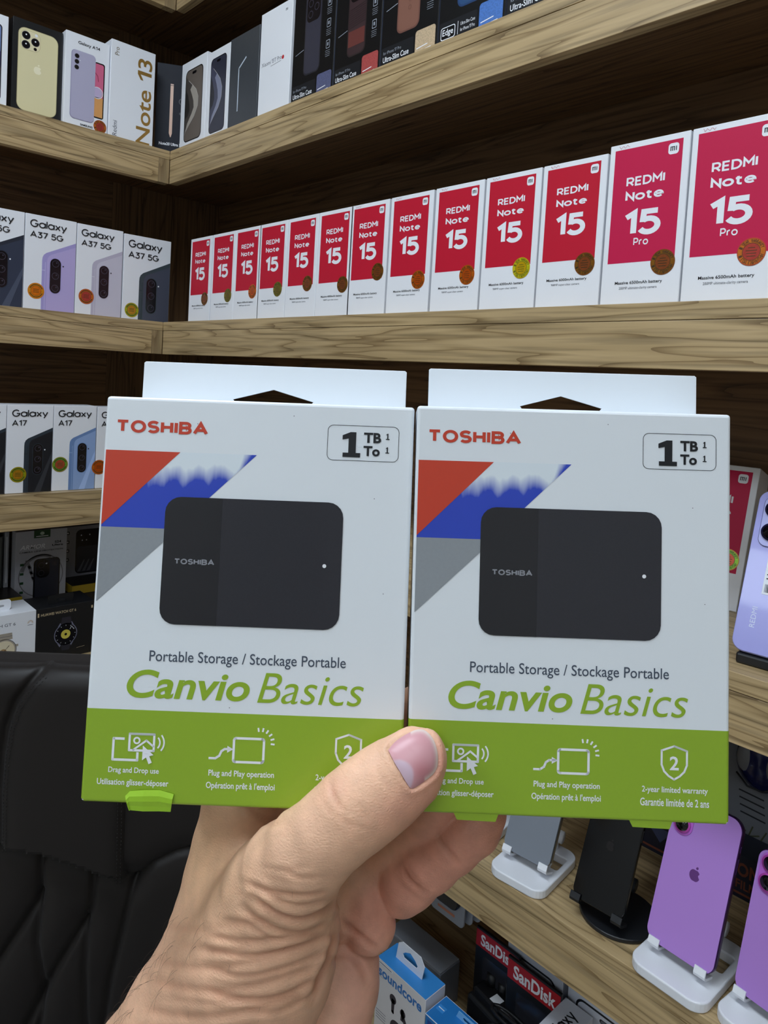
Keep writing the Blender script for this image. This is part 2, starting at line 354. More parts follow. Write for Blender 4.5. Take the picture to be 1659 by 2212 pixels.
# ------------------------------------------------------------------ shared pieces for boxes
GOLDS = {'orange': ((226, 120, 30), (214, 92, 20)), 'brown': ((150, 100, 30), (150, 80, 40)), 'olive': ((150, 140, 40), (130, 110, 30)),
         'yellow': ((255, 240, 40), (235, 190, 20)), 'red-gold': ((214, 120, 40), (190, 70, 60)), 'lime': ((175, 185, 30), (200, 140, 30)),
         'bright orange': ((255, 160, 30), (255, 130, 20)), 'green-gold': ((140, 190, 60), (200, 90, 60))}
def sticker(parent, x, z, r, col, y=-.0004, text=False):
    a, c = GOLDS[col]
    outer = mat('gold foil ' + col, a, .32, metal=.55, noise=.25, nscale=220)
    inner = mat('foil centre ' + col, c, .3, metal=.5, noise=.3, nscale=300)
    dark = mat('foil lettering ' + col, tuple(int(v * .42) for v in a), .4)
    b = MB(); b.prism(circ(0, 0, r, n=36), 0, .0002, outer)
    s = Art(b, 2 * r, 0, .00006, y=0.0, x0=-r * 0)
    s.w = 100 * .001                                   # 1 unit = 1 mm, centre at the origin
    R1 = r * 1000
    s.ring(0, 0, R1 * .94, R1 * .985, inner, 1); s.circle(0, 0, R1 * .6, inner, 1); s.ring(0, 0, R1 * .60, R1 * .64, dark, 2)
    if text:
        s.arctext('1 YEAR WARRANTY', 0, 0, R1 * .79, -158, -22, R1 * .25, dark, 2)
        s.arctext('1 \u0413\u041e\u0414 \u0413\u0410\u0420\u0410\u041d\u0422\u0418\u0418', 0, 0, R1 * .79, 158, 22, R1 * .25, dark, 2, flip=True)
        for k, wd in enumerate((.5, .8, .7, .6)): s.rect(-R1 * .5 * wd, R1 * (-.32 + .2 * k), R1 * .5 * wd, R1 * (-.26 + .2 * k), dark, 2)
    else:
        s.ring(0, 0, R1 * .72, R1 * .84, dark, 2, 26, 200, 340); s.ring(0, 0, R1 * .72, R1 * .84, dark, 2, 26, 20, 160)
        for k in range(3): s.rect(-R1 * .35, R1 * (-.22 + .18 * k), R1 * .35, R1 * (-.15 + .18 * k), dark, 2)
    o = b.build('warranty_sticker', parent); o.location = (x, y, z)
    o['label'] = 'round %s foil sticker' % col
    return o

def carton(mb, w, h, d, m=None, bev=.0006, side=None):
    mb.box(0, 0, 0, w, d, h, m or WHITE, bev, 1)
    if side: mb.face([(w + .0001, 0.001, .001), (w + .0001, d - .001, .001), (w + .0001, d - .001, h - .001), (w + .0001, .001, h - .001)], side)

def mi_logo(a, cx, cy, r, l=2):
    a.rrect(cx - r, cy - r, cx + r, cy + r, r * .55, WHITE2, l)
    k = r * .5; t = r * .17
    for x in (-.62, -.28, .06): a.rect(cx + (x) * r, cy - k * .8, cx + x * r + t, cy + k * .8, INK, l + 1)
    a.rect(cx - .62 * r, cy - k * .8, cx + .2 * r, cy - k * .8 + t * .8, INK, l + 1); a.rect(cx + .42 * r, cy - k * .8, cx + .42 * r + t, cy + k * .8, INK, l + 1)

SIDEGREY = mat('pale_box_side', (216, 220, 230), .45)
# red fronted phone boxes: x along the right wall, pro or not, sticker colour, sticker place
def red_box(x, y, z, wd, pro, col, sx, sy, scr, label, group='red fronted phone boxes in the long row', yaw=0.0, lean=0.0, h=None):
    h = h or (.174 if pro else .1675)
    t = thing('phone_box', label, 'phone box', yawM(x, y, z, yaw, lean), group)
    b = MB(); carton(b, wd, h, .05); U = wd / .087
    a = Art(b, wd, h); red = REDP2 if pro else REDP
    if pro:
        a.rect(7.0, 7.0, 91.8, 144.5, red, 1); mi_logo(a, 81, 17.2, 6.3, 2)
        a.word('REDMI', 24.6, 40.5, 73, 53, WHITE2, 2, .19, .08); a.word('Note', 24.6, 57.6, 73, 72, WHITE2, 2, .205, .05)
        a.word('15', 26, 80, 72, 113, WHITE2, 2, .21, .04); a.word('Pro', 39.3, 115.5, 58.1, 124.6, WHITE2, 2, .17, .12)
        a.text('Massive 6500mAh battery', 18.9, 166.8, 79, 171.6, INK, 2, .012); a.text('200MP ultimate-clarity camera', 24.7, 173.6, 73, 177.6, GREYINK, 2, 0)
    else:
        a.rect(7.6, 7.2, 90.4, 135.5, red, 1); mi_logo(a, 81.5, 16.5, 6.0, 2)
        a.word('REDMI', 24.7, 33.3, 73.6, 44.6, WHITE2, 2, .19, .08); a.word('Note', 24.7, 49.6, 72.9, 62.2, WHITE2, 2, .205, .05)
        a.word('15', 26.3, 69, 73, 102, WHITE2, 2, .21, .04)
        a.text('Massive 6000mAh battery', 17.2, 159.5, 80.6, 164.2, INK, 2, .012); a.text('108MP super-clear camera', 25, 166.5, 70, 170.2, GREYINK, 2, 0)
    if scr:       # a few pen strokes on the top left of the lid
        pen = mat('red_pen', (190, 90, 110), .6); x0 = 13
        pts = [(x0 + k * 1.6, 4.2 + (1.6 * math.sin(k * 1.9 + scr) - .2 * k * .3)) for k in range(9)]
        a.line(pts, .35, pen, 2); a.line([(x0 - 1, 2.2), (x0 + 1, 5.4)], .35, pen, 2)
    b.build('carton', t)
    sticker(t, wd * sx / 100, h - wd * sy / 100, .0128 if not pro else .0132, col, text=True)
    return t

RB = [  # x of the left edge, sticker colour, sticker x, sticker y, pen, label
 (-1.359, 'brown', 76, 146, 0, 'first white and red phone box of the middle shelf row, beside the dark corner'),
 (-1.272, 'olive', 76, 143, 0, 'second red phone box from the dark corner, olive foil sticker low on its front'),
 (-1.188, 'orange', 76, 139, 0, 'third red phone box from the dark corner, with a plain orange foil sticker'),
 (-1.1075, 'olive', 74, 139, 0, 'fourth red phone box from the dark corner, with an olive green foil sticker'),
 (-1.0225, 'brown', 73, 133, 0, 'fifth red phone box from the dark corner, brown sticker crossing the red edge'),
 (-.938, 'brown', 80, 141, 0, 'sixth red phone box from the dark corner, brown sticker at the right below the red'),
 (-.858, 'brown', 79, 124, 1, 'seventh red phone box from the dark corner, its brown sticker wholly on the red'),
 (-.7705, 'orange', 75, 144, 2, 'red phone box with a plain orange sticker, right of the seventh in the row'),
 (-.683, 'orange', 76, 143, 3, 'red phone box with an orange sticker, immediately left of the bright yellow stickered one'),
 (-.5965, 'yellow', 75, 140, 4, 'red phone box with the brightest yellow foil sticker in the row'),
 (-.5105, 'brown', 76, 142, 5, 'red phone box with a brown-gold sticker, left of the two taller crimson boxes')]
for x, col, sx, sy, scr, lab in RB: red_box(x, .720, 1.4942, .0835, False, col, sx, sy, scr, lab)
red_box(-.4245, .720, 1.4942, .0885, True, 'brown', 78, 147, 6, 'left one of the two taller crimson phone boxes, with a brown-gold sticker')
red_box(-.3340, .720, 1.4942, .0885, True, 'red-gold', 74, 144, 7, 'tall crimson phone box cut off by the right side of the photo, red-gold sticker')
red_box(-.4101, .8916, 1.1472, .0925, True, 'green-gold', 79, 128, 0, 'lone red phone box on the third shelf leaning back behind the lavender phone', None, .068, .29, .178)

# ------------------------------------------------------------------ white phone boxes with a picture of a phone corner
PH = {'navy': ((48, 56, 76), (36, 42, 56), (24, 26, 34)), 'lilac': ((186, 172, 222), (168, 158, 214), (206, 200, 236)), 'silver': ((204, 200, 216), (190, 184, 204), (220, 218, 228)),
      'grey': ((72, 76, 92), (60, 72, 78), (44, 52, 60)), 'black': ((26, 28, 34), (46, 56, 66), (30, 34, 40)), 'blue': ((146, 172, 218), (110, 140, 190), (160, 186, 224))}
LENS = mat('camera_black', (16, 15, 20), .2); LENS2 = mat('camera_lens_grey', (58, 54, 66), .25)
def corner_phone(a, H, colour, mode):
    body, edge, hl = [mat('printed_phone_%s_%d' % (colour, i), c, .4) for i, c in enumerate(PH[colour])]
    if mode == 'A37': X0, X1, Y0, YR, YI = 33.5, 43, 86, 44.5, 53
    else: X0, X1, Y0, YR, YI = 37.6, 48, 90, 52.3, 60
    cx = X0 + 9
    def top(o): return [(X0, Y0 + 4), (X0 + .6, Y0 - 3), (X0 + 3, Y0 - 8.5), (X0 + 8, Y0 - 13)]
    a.poly([(X0, H - .6)] + top(0) + [(99.3, YR), (99.3, H - .6)], edge, 1)
    a.poly([(X1, H - .6), (X1, Y0 + 5), (X1 + 1, Y0 - 2), (X1 + 4, Y0 - 7.5), (X1 + 9, Y0 - 11), (99.3, YI), (99.3, H - .6)], body, 2)
    a.poly([(X1 - 3.4, H - .6), (X1 - 3.4, Y0 + 6), (X1 - 2.6, Y0 + 6), (X1 - 2.6, H - .6)], hl, 3)
    a.rect(X0, Y0 + 22, X0 + 6.5, Y0 + 23.2, hl, 3)
    if colour in ('black', 'blue', 'navy'):
        a.poly([(62, H - .6), (76, H - .6), (99.3, 122), (99.3, 108)], mat('printed_sheen_' + colour, tuple(min(255, int(v * 1.0 + 26)) for v in PH[colour][0]), .4), 3)
    if mode == 'A37': c0, c1, c2, c3 = 49.2, 70.5, 82, 153
    else: c0, c1, c2, c3 = 57, 78, 90, 161
    r = (c1 - c0) / 2
    a.rrect(c0 - 1.2, c2 - 1.2, c1 + 1.2, c3 + 1.2, r + 1, edge, 4, ); a.rrect(c0, c2, c1, c3, r - .05, LENS, 5)
    for k in range(3):
        cy = c2 + r + (c3 - c2 - 2 * r) * k / 2
        a.ring((c0 + c1) / 2, cy, r * .55, r * .68, LENS2, 6, 20); a.circle((c0 + c1) / 2 + r * .2, cy - r * .2, r * .16, LENS2, 6, n=10)
    a.circle(c1 + 4.5, c2 + 14, 1.6, WHITE2 if colour in ('navy', 'black', 'grey') else LENS2, 5, n=12)
def galaxy_box(x, y, z, w, h, mode, colour, stick, label, group, a_=LEFT, dy=0):
    t = thing('phone_box', label, 'phone box', yawM(x, y, z, a_), group)
    b = MB(); carton(b, w, h, .05); a = Art(b, w, h); H = h / w * 100
    if mode == 'A37':
        a.word('Galaxy', 8.5, 10, 80, 28.5, INK, 7, .14, .04); a.word('A37 5G', 9, 32.2, 73.5, 45.5, INK, 7, .15, .05)
    else:
        a.word('Galaxy', 9.7, 10.6, 87.5, 30.5, INK, 7, .14, .04); a.word('A17', 10.2, 33.4, 42, 47.5, INK, 7, .15, .05)
    corner_phone(a, H, colour, mode)
    b.build('carton', t)
    if stick: sticker(t, w * stick[1] / 100, h - w * stick[2] / 100, .0148, stick[0])
    return t
XL = XF - .020
def yat(px, py): return float(hit(px, py, 0, XL)[1])
G2 = 'white phone boxes on the middle left shelf'
ys = [yat(56, 456), yat(168, 481), yat(269.6, 502)]
wA = ys[1] - ys[0] - .0015
galaxy_box(XL, ys[0] - wA - .0015, 1.4942, wA, .1755, 'A37', 'navy', None, 'white phone box with a navy phone picture, cut off by the photo edge', G2)
galaxy_box(XL, ys[0], 1.4942, wA, .1755, 'A37', 'lilac', ('bright orange', 23.4, 152), 'white phone box with a lilac phone picture and bright orange sticker', G2)
galaxy_box(XL, ys[1], 1.4942, yat(268, 498) - ys[1] - .001, .1745, 'A37', 'silver', ('red-gold', 23, 153), 'white phone box with a silver-pink phone picture and a reddish gold sticker', G2)
galaxy_box(XL, ys[2], 1.4942, yat(370.5, 517) - ys[2], .1715, 'A37', 'grey', ('lime', 20, 150), 'white phone box with a dark grey phone picture and lime sticker, nearest the corner', G2)
G3 = 'white phone boxes on the third left shelf'
y17 = [yat(16.5, 871), yat(117.6, 874), yat(211.5, 878)]
w17 = y17[1] - y17[0] - .001
galaxy_box(XL, y17[0] - w17 - .001, 1.1472, w17, .167, 'A17', 'black', None, 'white box barely in view at the left photo edge on the third shelf', G3)
galaxy_box(XL, y17[0], 1.1472, w17, .167, 'A17', 'black', ('lime', 26, 160), 'white phone box with a black phone picture and lime gold sticker, third shelf', G3)
galaxy_box(XL, y17[1], 1.1472, w17, .167, 'A17', 'blue', ('green-gold', 17, 140), 'white phone box with a pale blue phone picture on the third shelf', G3)
galaxy_box(XL, y17[2], 1.1472, w17, .165, 'A17', 'silver', ('orange', 8, 148), 'white phone box on the third shelf mostly hidden behind the held left carton', G3)

# ------------------------------------------------------------------ upper shelf, left part
Z1 = TOPS['upper'] + .0002
def left_box(p0, p1, X, label, d=.05, m=None, trim=0.0):
    a, c = hit(*p0, 0, X), hit(*p1, 0, X); w = c[1] - a[1] - trim; h = a[2] - Z1
    t = thing('phone_box', label, 'phone box', yawM(X, a[1], Z1, LEFT), 'assorted boxes on the upper left shelf')
    b = MB(); carton(b, w, h, d, m); return t, b, w, h
# white box cut by the frame
t, b, w_, h_ = left_box((-78, 2), (19.5, 27), XL, 'white phone box with a dark screen picture, leftmost on the upper shelf')
a = Art(b, w_, h_); a.rrect(14, 24, 86, h_ / w_ * 100 - 18, 8, mat('printed_screen_edge', (40, 38, 50), .4), 1); a.rrect(17, 27, 83, h_ / w_ * 100 - 21, 6, mat('printed_screen_blue', (120, 140, 190), .4), 2)
a.rect(17, 90, 83, 130, mat('printed_screen_dusk', (60, 50, 110), .4), 3); a.rect(17, 130, 83, 150, mat('printed_screen_sand', (214, 160, 110), .4), 3); b.build('carton', t)
# gold phone on black
t, b, w_, h_ = left_box((29, 33), (141, 71), XL - .004, 'black box with a pale gold three-camera phone picture', m=BLACK, trim=.0035)
a = Art(b, w_, h_); H = h_ / w_ * 100
gold = mat('printed_pale_gold', (226, 216, 172), .4); gold2 = mat('printed_gold_rim', (200, 188, 140), .4)
a.rrect(10.3, 15.5, 90.3, H - 8.4, 15, gold2, 1); a.rrect(11.5, 16.7, 89.2, H - 9.6, 14, gold, 2)
a.rrect(15, 20, 54, 60, 12, gold2, 3); a.rrect(15.8, 20.8, 53.2, 59.2, 11.3, mat('printed_gold_light', (232, 222, 184), .4), 4)
for cx, cy in ((25.5, 31), (25.5, 50), (44, 40)): a.circle(cx, cy, 8.4, LENS2, 5, n=24); a.circle(cx, cy, 7.2, LENS, 6, n=24); a.circle(cx, cy - 1.5, 1.6, WHITE2, 7, n=8)
a.circle(44, 54, 3.3, LENS, 6, n=14); a.circle(45.5, 25.5, 3, WHITE2, 6, n=14)
def apple(a, cx, cy, s, m, l, bg=None):
    body = []
    for k in range(40):
        th = 2 * math.pi * k / 40; x = math.cos(th); y = math.sin(th)
        r = 1 - .13 * math.exp(-((th - 1.5 * math.pi) / .35) ** 2) - .08 * math.exp(-((th - .5 * math.pi) / .3) ** 2)
        X = x * r * .92; Y = y * r
        if x > .55: X = min(X, .92 - .34 * math.exp(-((Y + .18) / .34) ** 2))
        body.append((cx + s * X, cy + s * Y))
    a.poly(body, m, l)
    a.poly([(cx + s * (.02 + .36 * u - .12 * q), cy - s * (1.08 + .42 * u + .1 * q)) for u, q in ((0, 0), (.3, 1), (.7, 1), (1, 0), (.7, -1.4), (.3, -1.6))], m, l)
apple(a, 50, 96, 8.5, mat('printed_gold_logo', (246, 238, 206), .3), 3); b.build('carton', t)
# lilac phone, slim white box
t, b, w_, h_ = left_box((143, 63), (237.8, 96), XL + .006, 'slim white box showing a lilac phone back and a pink wallpaper phone', .045)
a = Art(b, w_, h_); H = h_ / w_ * 100
a.text('Galaxy A14', 27.5, 15, 77, 24, INK, 3, .015)
LM = mat('printed_lilac', (182, 178, 204), .4)
a.rrect(66, 49, 90, H - 33, 5, LENS, 1); a.rrect(66, 52, 87.5, H - 36, 4, mat('printed_pink', (214, 104, 140), .4), 2)
a.circle(72, 118, 13, mat('printed_orb', (196, 180, 214), .4), 3, n=24); a.rect(66, 128, 87.5, H - 36, mat('printed_amber', (222, 160, 96), .4), 3); a.ring(74, 118, 12, 13.4, WHITE2, 4)
a.line([(66, 72), (74, 80), (76, 92)], 1.2, mat('printed_wine', (120, 20, 50), .4), 4)
a.rrect(13, 37, 68, H - 18.5, 9, mat('printed_lilac_edge', (150, 146, 176), .4), 4); a.rrect(14.4, 37, 68, H - 20, 9, LM, 5)
for k in range(3): a.circle(25.5, 50 + 12.5 * k, 5.2, LENS2, 6, n=20); a.circle(25.5, 50 + 12.5 * k, 4.2, LENS, 7, n=20)
a.circle(33, 58, 1, WHITE2, 7, n=8); a.text('SAMSUNG', 37.5, H - 11.4, 66, H - 6.8, INK, 3, .03); b.build('carton', t)
sticker(t, w_ * .83, w_ * .155, .0125, 'red-gold', text=True)
# white box with the big bronze word
t, b, w_, h_ = left_box((241.8, 82.3), (336.7, 117.7), XL + .010, 'white box with large bronze lettering reading upward', .052)
a = Art(b, w_, h_); H = h_ / w_ * 100; bron = mat('bronze_foil_print', (168, 128, 62), .35, metal=.35)
a.text('Note 13', 60, 20, 93, H + 1 - .6, bron, 2, .012, rot=90, res=6); a.text('Pro', 8, 14, 17.5, 31, mat('bronze_thin_print', (120, 100, 70), .4), 2, 0, rot=90); a.text('Redmi', 8, H - 36, 17.5, H - 4, GREYINK, 2, 0, rot=90); b.build('carton', t)
# dark box across the corner
t = thing('phone_box', 'dark navy box with a copper stylus picture, set diagonally in the shelf corner', 'phone box', yawM(-1.4775, .6885, Z1, R(60)), 'assorted boxes on the upper left shelf')
NAVY = mat('dark_navy_carton', (25, 28, 40), .5, spec=.2); b = MB(); carton(b, .088, .190, .028, NAVY); a = Art(b, .088, .190)
cop = mat('printed_copper', (224, 184, 160), .35); a.poly([(32, 50), (39, 50), (39, 162), (36.5, 171), (35, 171), (32, 162)], cop, 1); a.rect(32, 46, 39, 49, cop, 1)
a.ring(60, 85, 6, 8, mat('navy_emboss', (28, 31, 42), .4), 1); a.rrect(54, 110, 66, 116, 2, mat('navy_emboss', (28, 31, 42), .4), 1)
a.text('Note20 Ultra 5G', 10, 184, 66, 191, WHITE2, 2, .03)
b.build('carton', t); b = MB(); b.box(.066, -.0006, .155, .082, -.0001, .183, mat('pale_blue_label', (150, 180, 235), .4)); b.box(.068, -.0008, .158, .080, -.0005, .180, mat('blue_label_print', (190, 206, 240), .4)); o = b.build('price_label', t); o['label'] = 'pale blue label'

# ------------------------------------------------------------------ upper shelf, right part
def xr(px, py): return float(hit(px, py, 1, .72)[0])
def zr(px, py): return float(hit(px, py, 1, .72)[2])
GU = 'assorted boxes on the upper right shelf'
def right_box(p0, p1, label, m=None, d=.05, y=.72, h=None, cat='phone box', group=GU):
    a, c = hit(*p0, 1, y), hit(*p1, 1, y); w = c[0] - a[0]; h = h or a[2] - Z1
    t = thing('phone_box', label, cat, yawM(a[0], y, Z1), group)
    b = MB(); carton(b, w, h, d, m); return t, b, w, h
def swirl(a, H, base, mid, light, dark):
    """a curved wallpaper ribbon across a printed phone screen"""
    a.rrect(17, 18, 86, H - 17, 11, LENS, 1); a.rrect(19, 20, 84, H - 19, 9.5, base, 2)
    C = [(19.2, 30), (30, 42), (46, 58), (62, 76), (71, 98), (70, 122), (58, 146), (38, 166), (25, 180), (20, 190)]
    C = [(x, 30 + (y - 30) * (H - 62) / 160) for x, y in C]
    a.poly([(19.2, 30)] + C + [(19.2, H - 30)], mid, 3)
    a.poly(C[2:] + [(19.2, C[-1][1]), (30, C[7][1] - 4), (46, C[6][1] - 6), (54, C[5][1]), (52, C[4][1] + 4), (46, C[3][1] + 8), (38, C[2][1] + 8)], light, 4)
    a.poly([(19.2, C[1][1] + 14), (28, C[2][1] + 16), (36, C[3][1] + 22), (38, C[4][1] + 20), (32, C[5][1] + 12), (19.2, C[6][1])], dark, 4)
    a.line(C[1:9], .9, mat('screen_edge_gleam', (196, 192, 190), .3), 5)
    a.rrect(44, 24.5, 60, 29.5, 2.4, LENS, 6)
t, b, w_, h_ = right_box((394.5, 141), (448.5, 118), 'white box with a brown titanium phone screen picture, in the corner of the upper shelf')
a = Art(b, w_, h_); swirl(a, h_ / w_ * 100, mat('scr_taupe', (104, 94, 86), .4), mat('scr_taupe_mid', (72, 66, 62), .4), mat('scr_taupe_light', (168, 160, 150), .4), mat('scr_taupe_dark', (40, 38, 36), .4)); b.build('carton', t)
t, b, w_, h_ = right_box((449.6, 117.5), (498.5, 94), 'white box with a dark blue phone screen picture on the upper shelf')
a = Art(b, w_, h_); swirl(a, h_ / w_ * 100, mat('scr_blue', (48, 50, 66), .4), mat('scr_blue_mid', (66, 68, 90), .4), mat('scr_blue_light', (132, 136, 160), .4), mat('scr_blue_dark', (30, 31, 42), .4)); b.build('carton', t)
t, b, w_, h_ = right_box((499.5, 87), (562, 61), 'plain dark grey box with one thin silver line on the upper shelf', mat('charcoal_carton', (62, 66, 72), .45))
a = Art(b, w_, h_); a.line([(33, h_ / w_ * 100 - 38), (33, 62), (57, 47)], 3.0, mat('silver_line', (200, 212, 226), .3), 1); a.text('Galaxy', 34, h_ / w_ * 100 - 10, 66, h_ / w_ * 100 - 3, GREYINK, 1, .02); b.build('carton', t)
t, b, w_, h_ = right_box((566, 33), (633.8, 0.5), 'plain white box with a thin line of lettering across its middle', d=.055)
a = Art(b, w_, h_); mi_logo(a, 82, 15, 5.2, 2); a.text('Xiaomi 13T Pro', 8, 92, 72, 99.5, GREYINK, 1, 0); a.circle(76, 97.5, 3.6, mat('red_dot', (200, 40, 50), .4), 1, n=16); a.line([(38, 104), (70, 102)], .7, GREYINK, 1); b.build('carton', t)
# black case packages, taller than the frame shows
GC = 'black phone case packages on the upper right shelf'
xs = [xr(636, 60), xr(728, 20), xr(828, 20), xr(950.5, 20), xr(1095, 10)]
xs.append(xs[-1] + xs[-1] - xs[-2]); hc = .205
CASE = [('slate', (52, 52, 66), (34, 34, 42), (86, 90, 124), 'black phone case package with a slate grey phone, next to the plain white box'),
        ('copper', (58, 40, 44), (40, 30, 32), (170, 72, 70), 'black phone case package with a copper red striped phone'),
        ('rose', (132, 90, 76), (112, 74, 64), (196, 172, 140), 'black phone case package with a rose brown embossed phone'),
        ('cobalt', (40, 76, 120), (30, 60, 104), (70, 116, 190), 'black phone case package with a cobalt blue phone and small framed word'),
        ('ash', (60, 60, 66), (50, 50, 56), (120, 120, 130), 'black phone case package cut off by the top of the photo, furthest right')]
BC = mat('case_package_black', (12, 12, 14), .45, spec=.25)
for i, (nm, c1, c2, c3, lab) in enumerate(CASE):
    wd = xs[i + 1] - xs[i] - .0025
    t = thing('case_package', lab, 'phone case box', yawM(xs[i], .72, Z1), GC)
    b = MB(); carton(b, wd, hc, .035, BC, side=mat('package_side', (90, 96, 116), .4)); a = Art(b, wd, hc); H = hc / wd * 100
    p = mat('printed_case_' + nm, c1, .4); q = mat('printed_case_dark_' + nm, c2, .4); s3 = mat('swatch_' + nm, c3, .5, noise=.5, nscale=400)
    yb = H - 42; yt = H - 160
    a.rrect(28, yt, 68, yb, 9, q, 1); a.rrect(30, yt + 2, 66, yb - 2, 8, p, 2)
    if nm in ('slate', 'copper'):
        a.rrect(32, yt + 4, 64, yt + 42, 8, LENS, 3); 
        for cx, cy in ((41, yt + 15), (41, yt + 31), (55, yt + 23)): a.circle(cx, cy, 5.6, LENS2, 4, n=20); a.circle(cx, cy, 4.4, LENS, 5, n=20)
    if nm == 'copper':
        for k in range(9): a.line([(30.5, yt + 52 + 3.2 * k), (65.5, yt + 48 + 3.2 * k)], .7, q, 4)
        a.rect(30.5, yt + 82, 65.5, yt + 104, mat('printed_case_red', (104, 52, 48), .4), 3)
    if nm == 'rose':
        for k in range(7): a.ring(50, yt + 30 + 10 * k, 2.2, 2.9, q, 4, 12)
    thin = mat('thin_white_print', (150, 156, 168), .5)
    for k in range(3):
        cy = H - 134 + 30 * k; a.rrect(81, cy - 6, 90, cy + 6, 1.4, thin, 1); a.rrect(82, cy - 5, 89, cy + 5, .8, BC, 2); a.rrect(84, cy - 2.4, 87, cy + 2.4, .6, thin, 3)
        for j in range(4): a.line([(80 + .6 * (j % 2), cy + 9 + 2.6 * j), (91 - .6 * (j % 2), cy + 9 + 2.6 * j)], .5, thin, 1)
    if i == 0:
        a.circle(82, H - 150, 8.5, WHITE2, 1); a.circle(82, H - 150, 7.7, BC, 2); a.text('3', 79.5, H - 157, 84.5, H - 149.5, WHITE2, 3, .03); a.text('YEARS', 76.5, H - 147.5, 87.5, H - 144.5, WHITE2, 3, .02)
        a.text('+H', 3, H - 180, 22, H - 170, WHITE2, 1, .04)
    a.line([(7, H - 78), (27, H - 82)], .9, thin, 1)
    a.rrect(.8, H - 32, 60, H - .8, 3, mat('package_panel', (28, 29, 33), .45, spec=.25), 1)
    if nm == 'cobalt':
        a.rrect(4, H - 26, 27, H - 11, 3, WHITE2, 2); a.rrect(5, H - 25, 26, H - 12, 2.3, BC, 3); a.text('Edge', 7, H - 23, 24, H - 13.5, WHITE2, 4, .01)
        a.line([(31, H - 27), (31, H - 12)], .6, WHITE2, 2); a.text('Ultra-Slim Case', 35, H - 25, 57, H - 21, WHITE2, 2, 0); a.text('for iPhone 17 Pro', 35, H - 18, 57, H - 14, WHITE2, 2, 0)
    else:
        a.text('for iPhone 17 Pro', 5, H - 27, 38, H - 23, thin, 2, 0); a.text('Ultra-Slim Case', 5, H - 20, 52, H - 13, WHITE2, 2, .01)
    a.rrect(63, H - 36, 97, H - .8, 4, s3, 2); a.line([(66, H - 9), (90, H - 11)], 1.2, WHITE2, 3); a.line([(66, H - 14), (84, H - 16)], 1.2, WHITE2, 3)
    b.build('carton', t)
# ------------------------------------------------------------------ phone stands and phones
STANDW = mat('white_plastic', (232, 234, 240), .35); STANDB = mat('black_plastic', (26, 28, 32), .4)
RUBBER = mat('grey_rubber_pad', (150, 150, 156), .7)
def phone_stand(x, y, z, a, label, m=STANDW, round_base=False, w=.080, d=.112, lean=.33, hook=0.0, group='phone stands on the counter shelf'):
    t = thing('phone_stand', label, 'phone stand', yawM(x, y, z, a), group)
    b = MB()
    if round_base: b.prism([(px, py) for px, py in circ(w / 2 + .009, d / 2 + .018, .0435, n=40)], 0, .005, m, bev=.0015, axis='Z', smooth=False)
    else: b.prism(rrect(0, 0, w, d, .016, 6), 0, .011, m, holes=[rrect(w * .56, d * .52, w * .90, d * .80, .003)[::-1]], bev=.0018, axis='Z')
    b.build('base', t)
    b = MB(); b.box(w / 2 - .012, d * .80, .009, w / 2 + .012, d * .93, .030, m, .003); b.build('hinge_block', t)
    b = MB(); b.cyl((w / 2 - .019, d * .86, .031), (w / 2 + .019, d * .86, .031), .0075, m, 20); b.build('hinge_pin', t)
    ca = math.cos(lean); sa = math.sin(lean)
    def L(u, s, n): return (w / 2 + u, .030 + s * sa - n * ca, .022 + s * ca + n * sa)   # s up along the phone, n towards the viewer
    b = MB()
    P = [L(u, s, n) for n in (-.0098, -.0125) for u, s in ((-.026, .0), (.026, .0), (.020, .092), (-.020, .092))]
    b.raw(P, [(0, 1, 2, 3), (7, 6, 5, 4), (0, 4, 5, 1), (1, 5, 6, 2), (2, 6, 7, 3), (3, 7, 4, 0)], m); b.build('back_plate', t)
    b = MB(); p0 = (w / 2, d * .86, .031); p1 = L(0, .060, -.0125)
    b.tube([p0, ((p0[0] + p1[0]) / 2, (p0[1] + p1[1]) / 2 + .002, (p0[2] + p1[2]) / 2), p1], [.007, .006, .006], m, 10); b.build('support_arm', t)
    for sx in (-1, 1):
        b = MB(); c = sx * .0245
        prof = [(-.0022, -.0125), (-.0050, -.0125), (-.0052, .0030), (-.0040, .0062), (-.0015, .0078), (.0050, .0072), (.0050, .0054), (-.0008, .0058), (-.0021, .0045), (-.0024, .0015)]
        vs = []
        for u in (c - .0058, c + .0058): vs += [L(u, s, n) for s, n in prof]
        n_ = len(prof); fs = [tuple(range(n_)), tuple(range(n_, 2 * n_))[::-1]] + [(k, (k + 1) % n_, n_ + (k + 1) % n_, n_ + k) for k in range(n_)]
        b.raw(vs, fs, m); b.build('hook', t)
    b = MB(); b.raw([L(u, s, -.0096) for u, s in ((-.016, .02), (.016, .02), (.014, .08), (-.014, .08))], [(0, 1, 2, 3)], RUBBER); b.build('rubber_pad', t)
    return t
def phone(x, y, z, a, lean, w, h, label, back, rim, th=.0082, r=.0125, extras=None, group='display phones standing on the counter shelf'):
    t = thing('phone', label, 'phone', yawM(x, y, z, a, lean), group)
    b = MB(); b.prism(rrect(0, 0, w, h, r, 8), 0, th, rim, bev=.0016); b.build('frame', t)
    b = MB(); b.prism(rrect(.0008, .0008, w - .0008, h - .0008, r - .0008, 8), -.0006, -.0001, back, bev=.0002)
    a_ = Art(b, w, h, .00008, y=-.0006)
    if extras: extras(t, a_, b)
    b.build('back_glass', t)
    b = MB(); b.box(w - .0004, th * .3, h * .66, w + .0007, th * .62, h * .76, rim, .0004); b.build('side_button', t)
    b = MB(); b.box(w - .0004, th * .3, h * .80, w + .0007, th * .62, h * .84, rim, .0004); b.build('side_button', t)
    return t
